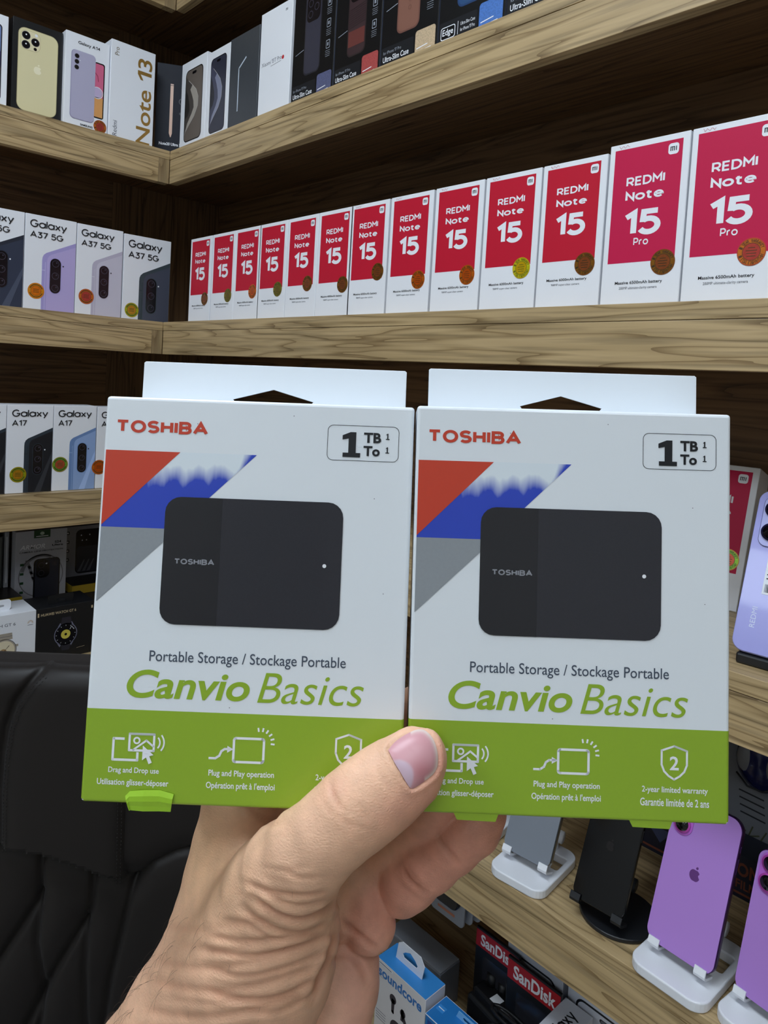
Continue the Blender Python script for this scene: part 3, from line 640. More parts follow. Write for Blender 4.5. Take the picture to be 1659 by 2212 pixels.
def lens(t, x, z, r, y=-.0006, ring=None):
    b = MB(); b.cyl((x, y, z), (x, y - .0022, z), r, ring, 28); o = b.build('camera_lens', t)
    b = MB(); b.cyl((x, y - .002, z), (x, y - .0024, z), r * .80, mat('lens_glass', (10, 10, 14), .08), 28); b.build('lens_glass', o)

purple = mat('purple_phone_glass', (178, 132, 212), .30, coat=.1); purple_r = mat('purple_phone_frame', (70, 34, 92), .25, metal=.6); purple_l = mat('purple_logo_mirror', (150, 96, 190), .12, metal=.7)
magenta = mat('magenta_lens_ring', (214, 90, 200), .25, metal=.4)
def purple_x(t, a, b):
    apple(a, 50, 98, 8.2, purple_l, 2)
    w = a.w; h = a.h
    b2 = MB(); b2.prism(rrect(.0035, h - .0400, .0245, h - .0015, .0104, 8), -.0018, -.0004, mat('purple_camera_pill', (190, 104, 208), .3), bev=.0006); b2.build('camera_plate', t)
    lens(t, .0140, h - .0115, .0084, -.0018, magenta); lens(t, .0140, h - .0290, .0084, -.0018, magenta)
def stand_for(px, py, a, lean, w, label, **k):
    # stand is 8 cm wide; centre it under the phone
    sw = k.pop('sw', .080); off = (w - sw) / 2
    sx = px + off * math.cos(a) + .030 * math.sin(a) ; sy = py + off * math.sin(a) - .030 * math.cos(a) - 0.0
    return phone_stand(sx, sy + .004, TOPS['counter'] + .0002, a, label, w=sw, lean=lean, **k)
PW, PHH = .0717, .150
sc = .90
stand_for(-.5062, .7225, .10, .40, .064, 'white phone stand holding the plain grey phone', sw=.074, d=.10)
grey_g = mat('grey_phone_glass', (122, 128, 138), .4); steel = mat('steel_phone_frame', (130, 132, 136), .18, metal=.9)
def grey_x(t, a, b):
    apple(a, 50, 98, 8, mat('grey_logo', (140, 146, 156), .2, metal=.5), 2)
    lens(t, .012, a.h - .012, .0062, -.0006, steel); lens(t, .012, a.h - .027, .0062, -.0006, steel)
phone(-.5062, .7225, .8315, .10, .42, .064, .1315, 'plain grey phone with polished steel edge on a white stand', grey_g, steel, .0075, .011, grey_x)
stand_for(-.4045, .7165, .058, .40, .0605, 'black phone stand with a round base holding the glossy black phone', sw=.074, d=.098, m=STANDB, round_base=True)
gloss = mat('black_glass_back', (9, 9, 12), .06, spec=.4)
def black_x(t, a, b):
    apple(a, 50, 98, 8.5, mat('dark_mirror_logo', (60, 58, 60), .15, metal=.9), 2)
    lens(t, .012, a.h - .012, .0062, -.0006, steel); lens(t, .012, a.h - .028, .0062, -.0006, steel); lens(t, .028, a.h - .020, .0062, -.0006, steel)
phone(-.4045, .7165, .8315, .058, .421, .0605, .1245, 'glossy black phone reflecting warm lights on a black stand', gloss, mat('dark_steel', (60, 60, 62), .2, metal=.9), .0075, .0105, black_x)
stand_for(-.3202, .7240, -.042, .328, .0717, 'white phone stand holding the whole purple phone')
phone(-.3202, .7240, .8315, -.042, .328, .0717, .150, 'purple phone seen nearly whole below the right held carton', purple, purple_r, .008, .0125, purple_x)
stand_for(-.2323, .7290, -.13, .26, .0655, 'white phone stand holding the purple phone that the photo edge cuts off', sw=.076)
phone(-.2323, .7290, .8315, -.13, .235, .0655, .1365, 'purple phone cut off by the right side of the photo', purple, purple_r, .008, .0115, purple_x)
phone_stand(-.606, .700, TOPS['counter'] + .0002, .12, 'white phone stand mostly hidden behind the fingers', w=.076, d=.10)
# cross-head screw in the shelf top
b = MB(); b.prism(circ(0, 0, .0042), 0, .0009, mat('zinc_screw', (150, 160, 160), .3, metal=.8), axis='Z', bev=.0003)
dk = mat('screw_slot', (60, 70, 70), .5); b.box(-.0028, -.0005, .0007, .0028, .0005, .00095, dk); b.box(-.0005, -.0028, .0007, .0005, .0028, .00095, dk)
o = b.build('shelf_screw', None, Matrix.Translation((-.3074, .7085, .808))); tag(o, 'small zinc cross-head screw in the shelf beside the purple phone stand', 'screw')

# third shelf, right: lavender phone
lav = mat('lavender_phone_back', (150, 150, 218), .25, noise=.10, nscale=14, coat=.3); lavr = mat('lavender_phone_rim', (170, 172, 226), .3)
def lav_x(t, a, b):
    b2 = MB(); b2.prism(rrect(.0062, a.h - .0585, .050, a.h - .0065, .008, 8), -.0020, -.0004, mat('lavender_plate_edge', (86, 84, 140), .3), bev=.0004)
    b2.prism(rrect(.0068, a.h - .0579, .0494, a.h - .0071, .0075, 8), -.0023, -.0019, lavr); b2.build('camera_plate', t)
    for x, z in ((.0170, .0200), (.0170, .0435), (.038, .032)): lens(t, x, a.h - z, .0088, -.0022, mat('dark_lens_ring', (30, 28, 60), .2))
    a.text('REDMI', 17, a.h / a.w * 100 - 58, 23, a.h / a.w * 100 - 32, mat('silver_word', (214, 220, 244), .3), 2, 0, rot=90)
    b3 = MB(); b3.box(.0185, -.0010, .058, .060, -.0007, .100, mat('white_label', (232, 236, 244), .5))
    for k in range(14): b3.box(.0205 + .0011 * k, -.0012, .060, .0209 + .0011 * k + (k % 3) * .0002, -.00095, .068, INK)
    for k in range(4): b3.box(.0205, -.0012, .073 + .004 * k, .056 - .005 * (k % 2), -.00095, .0742 + .004 * k, INK)
    o = b3.build('barcode_label', t); o['label'] = 'white barcode label'
phone(-.2606, .7275, 1.1592, .072, .383, .0765, .163, 'lavender blue phone with a barcode label on the third shelf at the right', lav, lavr, .0082, .0115, lav_x, group=None)
t = thing('phone_stand', 'low black stand under the lavender blue phone', 'phone stand', yawM(-.2606, .7260, TOPS['lower'] + .0002, .072))
b = MB(); b.box(.006, .0005, 0, .0705, .075, .0100, STANDB, .002); b.build('base', t)
b = MB(); sl, cl_ = math.sin(.383), math.cos(.383); Q = lambda x, s_, n: (x, .0145 + s_ * sl + n * cl_, .0095 + s_ * cl_ - n * sl)
b.raw([Q(x, s_, n) for n in (0, .003) for x, s_ in ((.020, 0), (.056, 0), (.052, .028), (.024, .028))], [(0, 1, 2, 3), (7, 6, 5, 4), (0, 4, 5, 1), (1, 5, 6, 2), (2, 6, 7, 3), (3, 7, 4, 0)], STANDB); b.build('back_plate', t)

# behind the phones on the counter shelf: navy box and grey blister pack
navyb = mat('deep_navy_carton', (24, 28, 48), .4); orb = mat('rust_orange_print', (124, 66, 48), .5)
t = thing('gadget_box', 'low navy box with rust orange capital letters behind the purple phone', 'box', yawM(-.425, .900, TOPS['counter'] + .0002), None)
b = MB(); carton(b, .235, .052, .05, navyb); a = Art(b, .235, .052)
a.rect(1, 18.8, 99, 20.0, orb, 1); a.text('ACTION', 40, 3.5, 67, 10.5, orb, 1, .03); a.text('FILM', 56, 12.5, 66, 17, orb, 1, .02)
a.rect(4, 4, 24, 5, orb, 1); a.poly([(8, 7), (16, 15), (22, 7)], mat('navy_print_light', (70, 80, 120), .4), 1)
b.build('carton', t)
greyp = mat('grey_blister_card', (112, 114, 120), .45); bshell = mat('dark_blue_shell', (30, 36, 84), .2, coat=.4); gshell = mat('grey_shell', (128, 130, 136), .35)
t = thing('blister_pack', 'tall grey pack with a dark blue moulded shell, behind the purple phone', 'blister pack', yawM(-.345, .955, TOPS['counter'] + .0002), None)
b = MB(); b.box(0, 0, 0, .16, .012, .215, greyp, .001)
a = Art(b, .16, .215)
for k in range(4): a.line([(18 + .8 * k, 71 + 5.6 * k), (36 + .8 * k, 72 + 5.6 * k)], 1.2, INK, 1)
for k in range(16): a.line([(14 + 5 * k, 104 + 6 * (k % 3)), (20 + 5 * k, 96 + 5 * (k % 2))], 1.1, mat('olive_print', (70, 72, 48), .5), 1)
b.build('card', t)
def blob(mb, cx, cy, cz, rx, ry, rz, m, nu=24, nv=14, pw=1.0):
    vs = []; fs = []
    for j in range(nv + 1):
        ph = math.pi * j / nv
        for i in range(nu):
            th = 2 * math.pi * i / nu; vs.append((cx + rx * math.sin(ph) * math.cos(th), cy + ry * math.cos(ph) * 1.0, cz + rz * math.sin(ph) * math.sin(th)))
    for j in range(nv):
        for i in range(nu): fs.append((j * nu + i, j * nu + (i + 1) % nu, (j + 1) * nu + (i + 1) % nu, (j + 1) * nu + i))
    mb.raw(vs, fs, m, True)
b = MB(); blob(b, .053, .0, .147, .031, .017, .038, bshell); b.build('moulded_shell', t)
b = MB(); blob(b, .036, -.0105, .150, .010, .0075, .018, gshell); b.build('grey_window', t)
b = MB(); blob(b, .069, -.0105, .148, .010, .0075, .018, gshell); b.build('grey_window', t)
b = MB(); b.tube([(.029, -.0165, .130), (.044, -.0205, .120), (.062, -.0205, .120), (.077, -.0165, .130)], .0012, INK, 6); b.build('shell_seam', t)

# ------------------------------------------------------------------ counter shelf, left: watch boxes, case packs
ZC = TOPS['counter'] + .0002
t = thing('watch_box', 'white watch box with a gold watch picture and hanging tab, left of the black one', 'watch box', yawM(-1.450, .358, ZC, LEFT), 'watch boxes on the left counter shelf')
b = MB(); carton(b, .1155, .107, .080); a = Art(b, .1155, .107)
gt = mat('gold_watch_print', (196, 160, 110), .35, metal=.3); st = mat('steel_watch_print', (190, 180, 166), .35, metal=.3)
a.text('WATCH GT 6', 18, 15, 68, 20, GREYINK, 1, .005)
for k in range(7): a.poly([(91 + 1.2 * math.cos(R(180 + 30 * k)), 20 + 1.2 * math.sin(R(180 + 30 * k))), (91 + 4.5 * math.cos(R(172 + 30 * k)), 20 + 4.5 * math.sin(R(172 + 30 * k))), (91 + 4.5 * math.cos(R(188 + 30 * k)), 20 + 4.5 * math.sin(R(188 + 30 * k)))], gt, 1)
a.line([(87, 23.5), (95, 23.5)], .8, GREYINK, 1)
for y0, y1 in ((31, 42), (78, 91)): a.poly([(39, y0), (63, y0), (64, y1), (38, y1)], st, 1); a.line([(39, (y0 + y1) / 2), (63.5, (y0 + y1) / 2)], .6, GREYINK, 2)
a.circle(51, 60, 19.5, GREYINK, 1, n=36); a.circle(51, 60, 18.6, st, 2, n=36); a.circle(51, 60, 16.5, mat('watch_dial_cream', (228, 216, 186), .4), 3, n=36); a.circle(50, 62, 5.5, gt, 4); a.line([(50, 62), (59, 52)], .6, INK, 5); a.rect(69, 52, 73, 56, st, 1)
b.build('carton', t)
b = MB(); b.prism(rrect(.018, .106, .078, .128, .006), .030, .0308, WHITE, holes=[rrect(.030, .114, .066, .118, .0018)[::-1]]); b.build('hanging_tab', t)
t = thing('watch_box', 'black watch box with a yellow dialled watch picture, beside the held cartons', 'watch box', yawM(-1.450, .4745, ZC, LEFT), 'watch boxes on the left counter shelf')
b = MB(); carton(b, .112, .107, .080, BLACK); a = Art(b, .112, .107); cream = mat('cream_print', (206, 186, 150), .4)
a.rect(1.5, 7.5, 4, 14.5, cream, 1); a.text('HUAWEI WATCH GT 6', 7, 9, 67, 13.8, cream, 1, .01)
dkst = mat('dark_strap_print', (44, 42, 52), .4); stl = mat('watch_case_print', (140, 142, 168), .35, metal=.4)
a.poly([(43, 22), (58, 22), (60, 36), (41, 36)], dkst, 1); a.poly([(42, 70), (59, 70), (57, 82), (44, 82)], dkst, 1)
for sx in (-1, 1):
    for sy in (-1, 1): a.poly([(50 + sx * 7, 53 + sy * 17), (50 + sx * 10, 53 + sy * 22), (50 + sx * 14, 53 + sy * 15)], stl, 1)
a.circle(50, 53, 20, stl, 1, n=40); a.circle(50, 53, 18.6, LENS, 2, n=40); a.circle(50, 53, 8.2, mat('yellow_dial', (214, 200, 84), .4), 3); a.circle(50, 53, 2.2, LENS, 4)
for k in range(12): a.line([(50 + 15.5 * math.cos(R(30 * k)), 53 + 15.5 * math.sin(R(30 * k))), (50 + 17 * math.cos(R(30 * k)), 53 + 17 * math.sin(R(30 * k)))], .6, WHITE2, 4)
a.line([(57, 45), (60, 40), (64, 46)], .7, WHITE2, 4); a.line([(70, 82), (84, 81)], .5, cream, 1); a.rect(94, 8, 97, 13, cream, 1)
b.build('carton', t)
b = MB(); b.prism(rrect(.026, .1065, .076, .125, .003), .018, .0188, BLACK, holes=[rrect(.043, .112, .060, .117, .0022)[::-1]]); b.build('hanging_tab', t)

t = thing('case_package', 'grey printed case package with a green tab and dark phone, behind the black watch box', 'phone case box', yawM(-1.600, .4775, ZC, LEFT), None)
gp = mat('silver_grey_carton', (176, 178, 188), .45); grn = mat('dark_green_tab', (22, 66, 34), .45); gst = mat('grey_streak_print', (120, 118, 124), .45)
b = MB(); carton(b, .104, .230, .028, gp); a = Art(b, .104, .230)
a.rect(34, 0, 66, 16, grn, 1); a.circle(50, 7, 4.2, mat('pale_leaf', (180, 200, 184), .5), 2, ry=3.4); a.rect(38, 12, 62, 13.4, WHITE2, 2)
a.text('ARMOR', 8, 29, 56, 38, WHITE2, 2, .01, shear=.25); a.text('S24', 75, 25, 88, 30, INK, 2, .03); a.text('Ultra', 70, 32, 92, 36, INK, 2, .03)
a.text('CAMERA LENS PROTECTION', 7, 42, 92, 45, INK, 2, .02); a.ring(50, 95, 42, 44, gst, 1); a.ring(50, 90, 34, 40, gst, 1, 20, 190, 300)
for k in range(4): a.poly([(18 + 4 * k, 60 + 12 * k), (24 + 4 * k, 60 + 12 * k), (32 + 4 * k, 78 + 12 * k), (26 + 4 * k, 78 + 12 * k)], gst, 2)
for k in range(4): a.rect(9, 66 + 19 * k, 16, 71 + 19 * k, grn, 2)
a.rrect(35, 60, 87, 170, 9, LENS, 3); a.rrect(38, 62, 85, 168, 7, mat('printed_dark_case', (44, 46, 58), .4), 4); a.rrect(40, 62, 66, 100, 10, LENS, 5); a.ring(60, 66, 4.5, 5.8, LENS2, 6, 20); a.circle(60, 71, 1.6, WHITE2, 7)
for cx, cy in ((50, 74), (50, 90)): a.ring(cx, cy, 5, 6, LENS2, 6, 20)
a.circle(76, 72, 5, LENS2, 5); b.build('carton', t)
gold_e = mat('gold_carton_edge', (172, 148, 42), .4, metal=.25); dkb = mat('dark_brown_carton', (30, 26, 22), .4)
def flat_box(x, y, z, w, d, h, label, name='accessory_box', lab=True, gold=True, group='flat accessory boxes stacked on the left counter shelf'):
    t = thing(name, label, 'box', yawM(x, y, z, LEFT), group)
    b = MB(); carton(b, w, h, d, gold_e if gold else dkb); b.box(.0008, .0008, h - .0004, w - .0008, d - .0008, h + .0004, dkb); a = Art(b, w, h)
    if not gold: pass
    elif lab: a.rect(45, 2, 80, h / w * 100 - 2, WHITE2, 1); a.text('12', 58, 9, 66, 14, INK, 2, .02); a.rect(50, 5, 76, 6.4, GREYINK, 2)
    else: a.rect(20, 7, 36, 12, mat('green_mark', (90, 160, 60), .4), 1)
    b.build('carton', t); return t
zs = ZC
for k in range(4):
    flat_box(-1.585, .590, zs, .115, .105, .0270 if k < 3 else .0190, ['bottom', 'second', 'third', 'top'][k] + ' flat box in the stack beside the held cartons, below the leaning case package', gold=(k == 3)); zs += .0274 if k < 3 else .0194
t = thing('case_package', 'grey case package showing a dark case, leaning above the flat box stack', 'phone case box', yawM(-1.655, .590, zs + .0005, LEFT), None)
b = MB(); carton(b, .120, .116, .028, mat('grey_case_carton', (140, 142, 152), .45)); a = Art(b, .120, .116)
a.rrect(26, 7, 78, 92, 9, LENS, 1); a.rrect(28, 40, 76, 90, 5, mat('printed_dark_case', (44, 46, 58), .4), 2)
for cx, cy in ((36, 18), (52, 18), (38, 28), (46, 28)): a.circle(cx, cy, 1.2, WHITE2, 3, n=8)
for k in range(4): a.rrect(8, 9 + 17 * k, 14, 15 + 17 * k, 1.5, INK, 1); a.circle(11, 12 + 17 * k, 1.6, WHITE2, 2)
for k in range(3): a.poly([(30 + 9 * k, 88), (36 + 9 * k, 88), (44 + 9 * k, 66), (42 + 9 * k, 66)], GREYINK, 3)
b.build('carton', t)
zl = ZC
for k in range(3):
    flat_box(-1.545, .3765, zl, .100, .155, .0455 if k < 2 else .0165, ['bottom', 'middle', 'top'][k] + ' flat box under the thin packages at the left side of the counter shelf', lab=False, gold=(k == 2)); zl += .0459 if k < 2 else .0169
cards = [(96, 98, 104), (40, 66, 44), (140, 146, 150), (60, 64, 62), (120, 130, 132), (44, 48, 46), (150, 152, 158)]
yy = .392
for i, c in enumerate(cards):
    t_ = .0085; b = MB(); b.box(0, 0, 0, t_, .065, .118 - .004 * (i % 3), mat('card_sleeve_%d' % i, c, .45, noise=.15, nscale=90), .0006)
    b.box(t_ * .35, -.0004, .01, t_ * .65, 0, .108, mat('card_edge_%d' % i, tuple(min(255, v + 50) for v in c), .5))
    nm_ = ['slate', 'leaf green', 'light grey', 'dark slate', 'pale green-grey', 'near black', 'palest grey'][i]
    o = b.build('card_sleeve', None, yawM(-1.622, yy, zl + .0005, LEFT)); tag(o, 'thin %s package standing edge on, left of the grey printed package' % nm_, 'package', 'thin packages standing edge on'); yy += t_ + .0032

# ------------------------------------------------------------------ lowest visible shelf
ZB = TOPS['bottom'] + .0002
BLUE = mat('bright_blue_print', (58, 142, 216), .4); BLUE2 = mat('deep_blue_print', (36, 118, 190), .4); CREAM = mat('cream_white_carton', (222, 220, 222), .42)
bud = mat('earbud_print', (52, 46, 56), .35)
t = thing('earbud_box', 'white earbud box with a blue top and white hanging loop', 'earbud box', yawM(-.7035, .715, ZB), 'earbud boxes on the lowest shelf')
b = MB(); carton(b, .0965, .1075, .040, CREAM); b.box(.0005, .0003, .1072, .0960, .0397, .1078, BLUE)
a = Art(b, .0965, .1075)
a.text('soundcore', 4, 9, 93, 24, mat('blue_word_print', (52, 118, 188), .4), 1, .03, res=5)
a.rect(2, 2.5, 34, 6.5, WHITE2, 1); a.rect(5, 4, 31, 5, INK, 2); a.line([(3, 25), (16, 25)], .5, GREYINK, 1)
a.circle(37, 42, 6.8, bud, 1); a.poly([(34, 42), (41, 42), (40, 62), (35, 62)], bud, 1); a.circle(38, 61, 2.6, bud, 1)
a.circle(58, 50, 5.5, bud, 1); a.poly([(54, 50), (58, 47), (70, 66), (64, 70)], bud, 1); a.circle(67, 68, 3.4, bud, 1); a.poly([(55, 44), (60, 44), (60, 62), (54, 62)], bud, 1)
a.rrect(34, 70, 72, 102, 12, bud, 1); a.text('d', 50, 78, 55, 86, GREYINK, 2, .02)
for k in range(4): a.line([(4, 78 + 4 * k), (24, 78 + 4 * k)], .8, GREYINK, 1)
b.build('carton', t)
b = MB(); b.prism([(.018, .107), (.070, .107), (.074, .128), (.066, .138), (.030, .138), (.022, .132)], .0195, .0205, WHITE,
    holes=[[(.034, .117), (.031, .121), (.036, .126), (.046, .131), (.056, .126), (.061, .121), (.058, .117)][::-1]]); b.build('hanging_loop', t)
t = thing('earbud_box', 'bright blue earbud box at the lower edge of the photo, right of the white one', 'earbud box', yawM(-.6035, .712, ZB), 'earbud boxes on the lowest shelf')
b = MB(); carton(b, .100, .094, .042, BLUE2); b.box(-.0002, -.0003, .0925, .1002, .0423, .0936, WHITE2); b.box(.001, .001, .0930, .099, .041, .0942, BLUE2)
b.box(.004, .016, .0940, .016, .026, .0945, BLUE); b.box(.005, .0205, .0944, .015, .0215, .0947, WHITE2)
a = Art(b, .100, .094); a.rect(4, 6, 96, 60, mat('royal_blue_print', (30, 70, 150), .4), 1)
b.build('carton', t)
b = MB(); b.prism([(.030, .094), (.082, .094), (.078, .104), (.034, .104)], .028, .029, mat('clear_blue_tab', (120, 180, 226), .2), holes=[rrect(.042, .0965, .070, .1010, .002)[::-1]]); b.build('hanging_loop', t)
# frosted box behind
t = thing('frosted_box', 'frosted grey plastic box behind the white earbud box', 'box', yawM(-.770, .800, ZB), None)
b = MB(); b.box(0, 0, 0, .116, .045, .064, mat('frosted_grey_plastic', (120, 124, 134), .35), .0012); b.box(.001, .001, .062, .115, .044, .0665, mat('frosted_lid_plastic', (150, 154, 162), .3), .0008); b.build('tub', t)
# flash drive packages
sd = mat('flash_package_red', (178, 22, 34), .45)
def flash_pack(px, py, y, w, word_l, label, hh=.185):
    p = hit(px, py, 1, y)
    t = thing('flash_drive_package', label, 'flash drive package', yawM(float(p[0]), y, ZB), 'red banded flash drive packages')
    h = float(p[2]) - ZB + .003; b = MB(); b.box(0, 0, 0, w, .004, h, BLACK, .0008); a = Art(b, w, h)
    U = 100 * .003 / w
    a.rect(.5, U, 99.5, U + 32, sd, 1); a.text('SanDisk', 12, U + 5, 92, U + 27, WHITE2, 2, .03)
    a.rrect(20, U + 44, 80, U + 90, 6, mat('flash_window', (44, 44, 50), .15), 1)
    b.build('card', t)
    b = MB(); b.box(w * .35, -.007, h * .34, w * .65, 0, h * .52, mat('black_stick', (20, 20, 22), .3), .002); b.build('flash_drive', t)
flash_pack(1030, 2003, .800, .074, 1, 'red banded flash drive package, further left and partly behind the oak rail')
flash_pack(1098, 2067, .785, .082, 1, 'red banded flash drive package with its full word showing, right of the other')
# white phone boxes with dark outline behind
for i, (px, py, y, w, lab) in enumerate(((1098, 2034, .812, .088, 'white box with a black phone outline behind the red packages'), (1228, 2124, .812, .088, 'white box with a black phone outline, nearest the lower right under the rail'))):
    p = hit(px, py, 1, y); h = float(p[2]) - ZB + .012
    t = thing('phone_box', lab, 'phone box', yawM(float(p[0]), y, ZB), 'white boxes with black outlines on the lowest shelf')
    b = MB(); carton(b, w, h, .035, mat('cool_white_carton', (205, 208, 218), .45)); a = Art(b, w, h); H = h / w * 100
    a.rrect(14, 22, 88, H - 12, 12, INK, 1); a.rrect(17, 25, 85, H - 15, 10, mat('cool_white_carton', (205, 208, 218), .45), 2); a.rrect(52, 30, 78, 36, 3, INK, 3); a.rrect(54, 31, 68, 35, 2, GREYINK, 4); a.rrect(70, 31, 77, 35, 2, GREYINK, 4)
    b.build('carton', t)
# upright white box whose top end carries black lettering
t = thing('phone_box', 'upright white phone box at the lower photo edge, black word on its top end', 'phone box', yawM(-.4462, .797, ZB, R(-90)), None)
cwh = mat('cool_white_carton', (205, 208, 218), .45); BH = .1765
b = MB(); b.box(0, 0, 0, .082, .0385, BH, cwh, .0006, 1)
ab = MB(); a = Art(ab, .082, .0385); a.word('Galaxy', 12, 12, 82, 38, INK, 1, .16, .04)
for f in ab.f:      # the print lies on the top end and reads towards the wall
    b.face([(.082 - ab.v[k][0], .0385 - ab.v[k][2], BH + .0001 - ab.v[k][1]) for k in f], INK)
b.build('carton', t)
# black gadget with a white label, and a loose black cable
p = hit(985, 2165, 1, .760)
t = thing('charger_adapter', 'black adapter with a small white square label between the cartons and the cable', 'adapter', yawM(-.585, .775, ZB, R(-8)), None)
adp = mat('matt_black_plastic', (20, 20, 22), .45)
b = MB(); b.box(0, 0, 0, .060, .050, .100, adp, .004); b.box(.006, .006, .098, .054, .044, .112, adp, .003); b.build('housing', t)
b = MB(); b.cyl((.018, .030, .110), (.018, .030, .127), .0075, adp, 16); b.build('plug_pin', t); b = MB(); b.cyl((.036, .034, .110), (.036, .034, .124), .0075, adp, 16); b.build('plug_pin', t)
b = MB(); b.box(.034, .010, .1118, .048, .024, .1126, WHITE2, .0003); o = b.build('square_label', t); o['label'] = 'white square label'
b = MB(); pts = []
rnd = random.Random(4)
for k in range(150):
    a1 = k * .42; rr = .028 + .010 * math.sin(k * .17) + .005 * math.sin(k * .9)
    pts.append((-.497 + rr * 1.05 * math.cos(a1), .762 + rr * .42 * math.sin(a1) + .004 * math.sin(k * .31), ZB + .006 + .132 * (k / 150) + .004 * math.sin(a1 * .5)))
b.tube(pts, .0022, adp, 6); o = b.build('coiled_cable'); tag(o, 'loose coil of thin black cable in front of the red flash drive packages', 'cable')
# grey cards with a dark oval, hanging from a peg under the rail at the left
HZ = .737
b = MB(); b.tube([(-.619, YW - .0005, HZ), (-.619, .752, HZ), (-.619, .748, HZ + .008)], .0018, steel, 8); b.box(-.634, YW - .004, HZ - .012, -.604, YW - .0002, HZ + .012, steel, .001)
o = b.build('peg_hook'); tag(o, 'steel peg hook carrying the grey rounded cards under the counter shelf', 'hook')
for k in range(3):
    Yv = .764 + .013 * k; X = -.6525 + .004 * k
    t = thing('band_package', ['front grey rounded card with a dark oval band, just under the oak rail', 'second grey rounded card, directly behind the front one', 'rearmost of the three grey rounded cards'][k], 'package', yawM(X, Yv, .650), 'grey rounded cards under the oak rail')
    b = MB(); b.prism(rrect(0, .0, .063, .093, .008), 0, .003, mat('cool_grey_card', (150, 154, 162), .45), bev=.0008, holes=[rrect(.028 - .004 * k, .0835, .040 - .004 * k, .0915, .0015)[::-1]])
    a = Art(b, .063, .093, y=-.0002); a.rect(24, 128, 74, 134, mat('faded_orange_print', (190, 120, 90), .5), 1)
    b.build('card', t); b = MB(); b.prism(rrect(.008, .022, .057, .050, .0135, 8), -.007, 0, LENS, bev=.002); b.build('oval_band', t)
# ------------------------------------------------------------------ the two held cartons
SM = .105 / .116
def cam_frame(T, u, v):
    u = np.array(u, float); u /= np.linalg.norm(u); v = np.array(v, float); v -= u * (u @ v); v /= np.linalg.norm(v); n = np.cross(u, v)
    W = .105; H = .105 * 1.272
    base = CAM + CAMM.T @ (np.array(T) * SM + v * H)
    return frame(base, CAMM.T @ u, CAMM.T @ n, CAMM.T @ -v)
FL = cam_frame([-0.1048, -0.0086, 0.2714], [0.9993, 0.0376, 0.0001], [-0.0337, 0.9967, -0.0744])
FR = cam_frame([0.0120, -0.0049, 0.2689], [0.9993, 0.0299, -0.0212], [-0.0319, 0.998, -0.0548])
HW = .105; HH = .105 * 1.272; HD = .0226; EPS = .00006
held_white = mat('held_white_carton', (232, 238, 244), .30, coat=.25)
lime = mat('lime_green_print', (147, 180, 46), .34, coat=.2); lime_l = mat('lime_green_flap', (160, 206, 48), .4)
toshred = mat('brick_red_print', (204, 66, 44), .32, coat=.2); blueprint = mat('royal_blue_band', (46, 72, 190), .3)
grey_band = mat('grey_band_print', (146, 152, 158), .32, coat=.2, noise=.06, nscale=900)
drive = mat('printed_drive', (42, 42, 50), .22, coat=.35, noise=.12, nscale=2500); drive_l = mat('printed_drive_left', (32, 32, 38), .2, coat=.35, noise=.12, nscale=2500)
# the printed blue band fades to white in ragged wisps at its upper end
m = bpy.data.materials.new('blue_band_with_white_wisps'); m.use_nodes = True; nt = m.node_tree; Ln = nt.links; N = nt.nodes.new; bs = nt.nodes['Principled BSDF']
bs.inputs['Roughness'].default_value = .3; bs.inputs['Coat Weight'].default_value = .2
tc = N('ShaderNodeTexCoord'); sp = N('ShaderNodeSeparateXYZ'); Ln.new(tc.outputs['Object'], sp.inputs[0])
mp = N('ShaderNodeMapping'); mp.inputs['Scale'].default_value = (130, 1, 30); Ln.new(tc.outputs['Object'], mp.inputs[0])
nz = N('ShaderNodeTexNoise'); nz.inputs['Scale'].default_value = 1; nz.inputs['Detail'].default_value = 3; Ln.new(mp.outputs[0], nz.inputs[0])
def mth(op, a, b_=None):
    n = N('ShaderNodeMath'); n.operation = op
    for i, v in enumerate((a, b_)):
        if v is None: continue
        if isinstance(v, (int, float)): n.inputs[i].default_value = v
        else: Ln.new(v, n.inputs[i])
    return n.outputs[0]
zrel = mth('DIVIDE', mth('SUBTRACT', sp.outputs[2], HH - .0308), .0115)          # 0 low in the band, 1 at its upper edge
xr_ = mth('DIVIDE', mth('SUBTRACT', sp.outputs[0], .0455), .0075)
xl_ = mth('DIVIDE', mth('SUBTRACT', .034, sp.outputs[0]), .012)
rag = mth('MULTIPLY', mth('SUBTRACT', nz.outputs['Fac'], .5), 2.6)
val = mth('ADD', mth('SUBTRACT', mth('ADD', mth('MULTIPLY', zrel, 2.0), rag), .50), mth('MULTIPLY', mth('MAXIMUM', xl_, 0), .25))
val = mth('SUBTRACT', val, mth('MULTIPLY', mth('MAXIMUM', xr_, 0), 3.0))
cl = N('ShaderNodeClamp'); Ln.new(val, cl.inputs[0])
mx = N('ShaderNodeMix'); mx.data_type = 'RGBA'; mx.inputs['A'].default_value = lin((46, 72, 190)); mx.inputs['B'].default_value = lin((226, 236, 244))
Ln.new(cl.outputs[0], mx.inputs['Factor']); Ln.new(mx.outputs['Result'], bs.inputs['Base Color']); blue_wisp = m

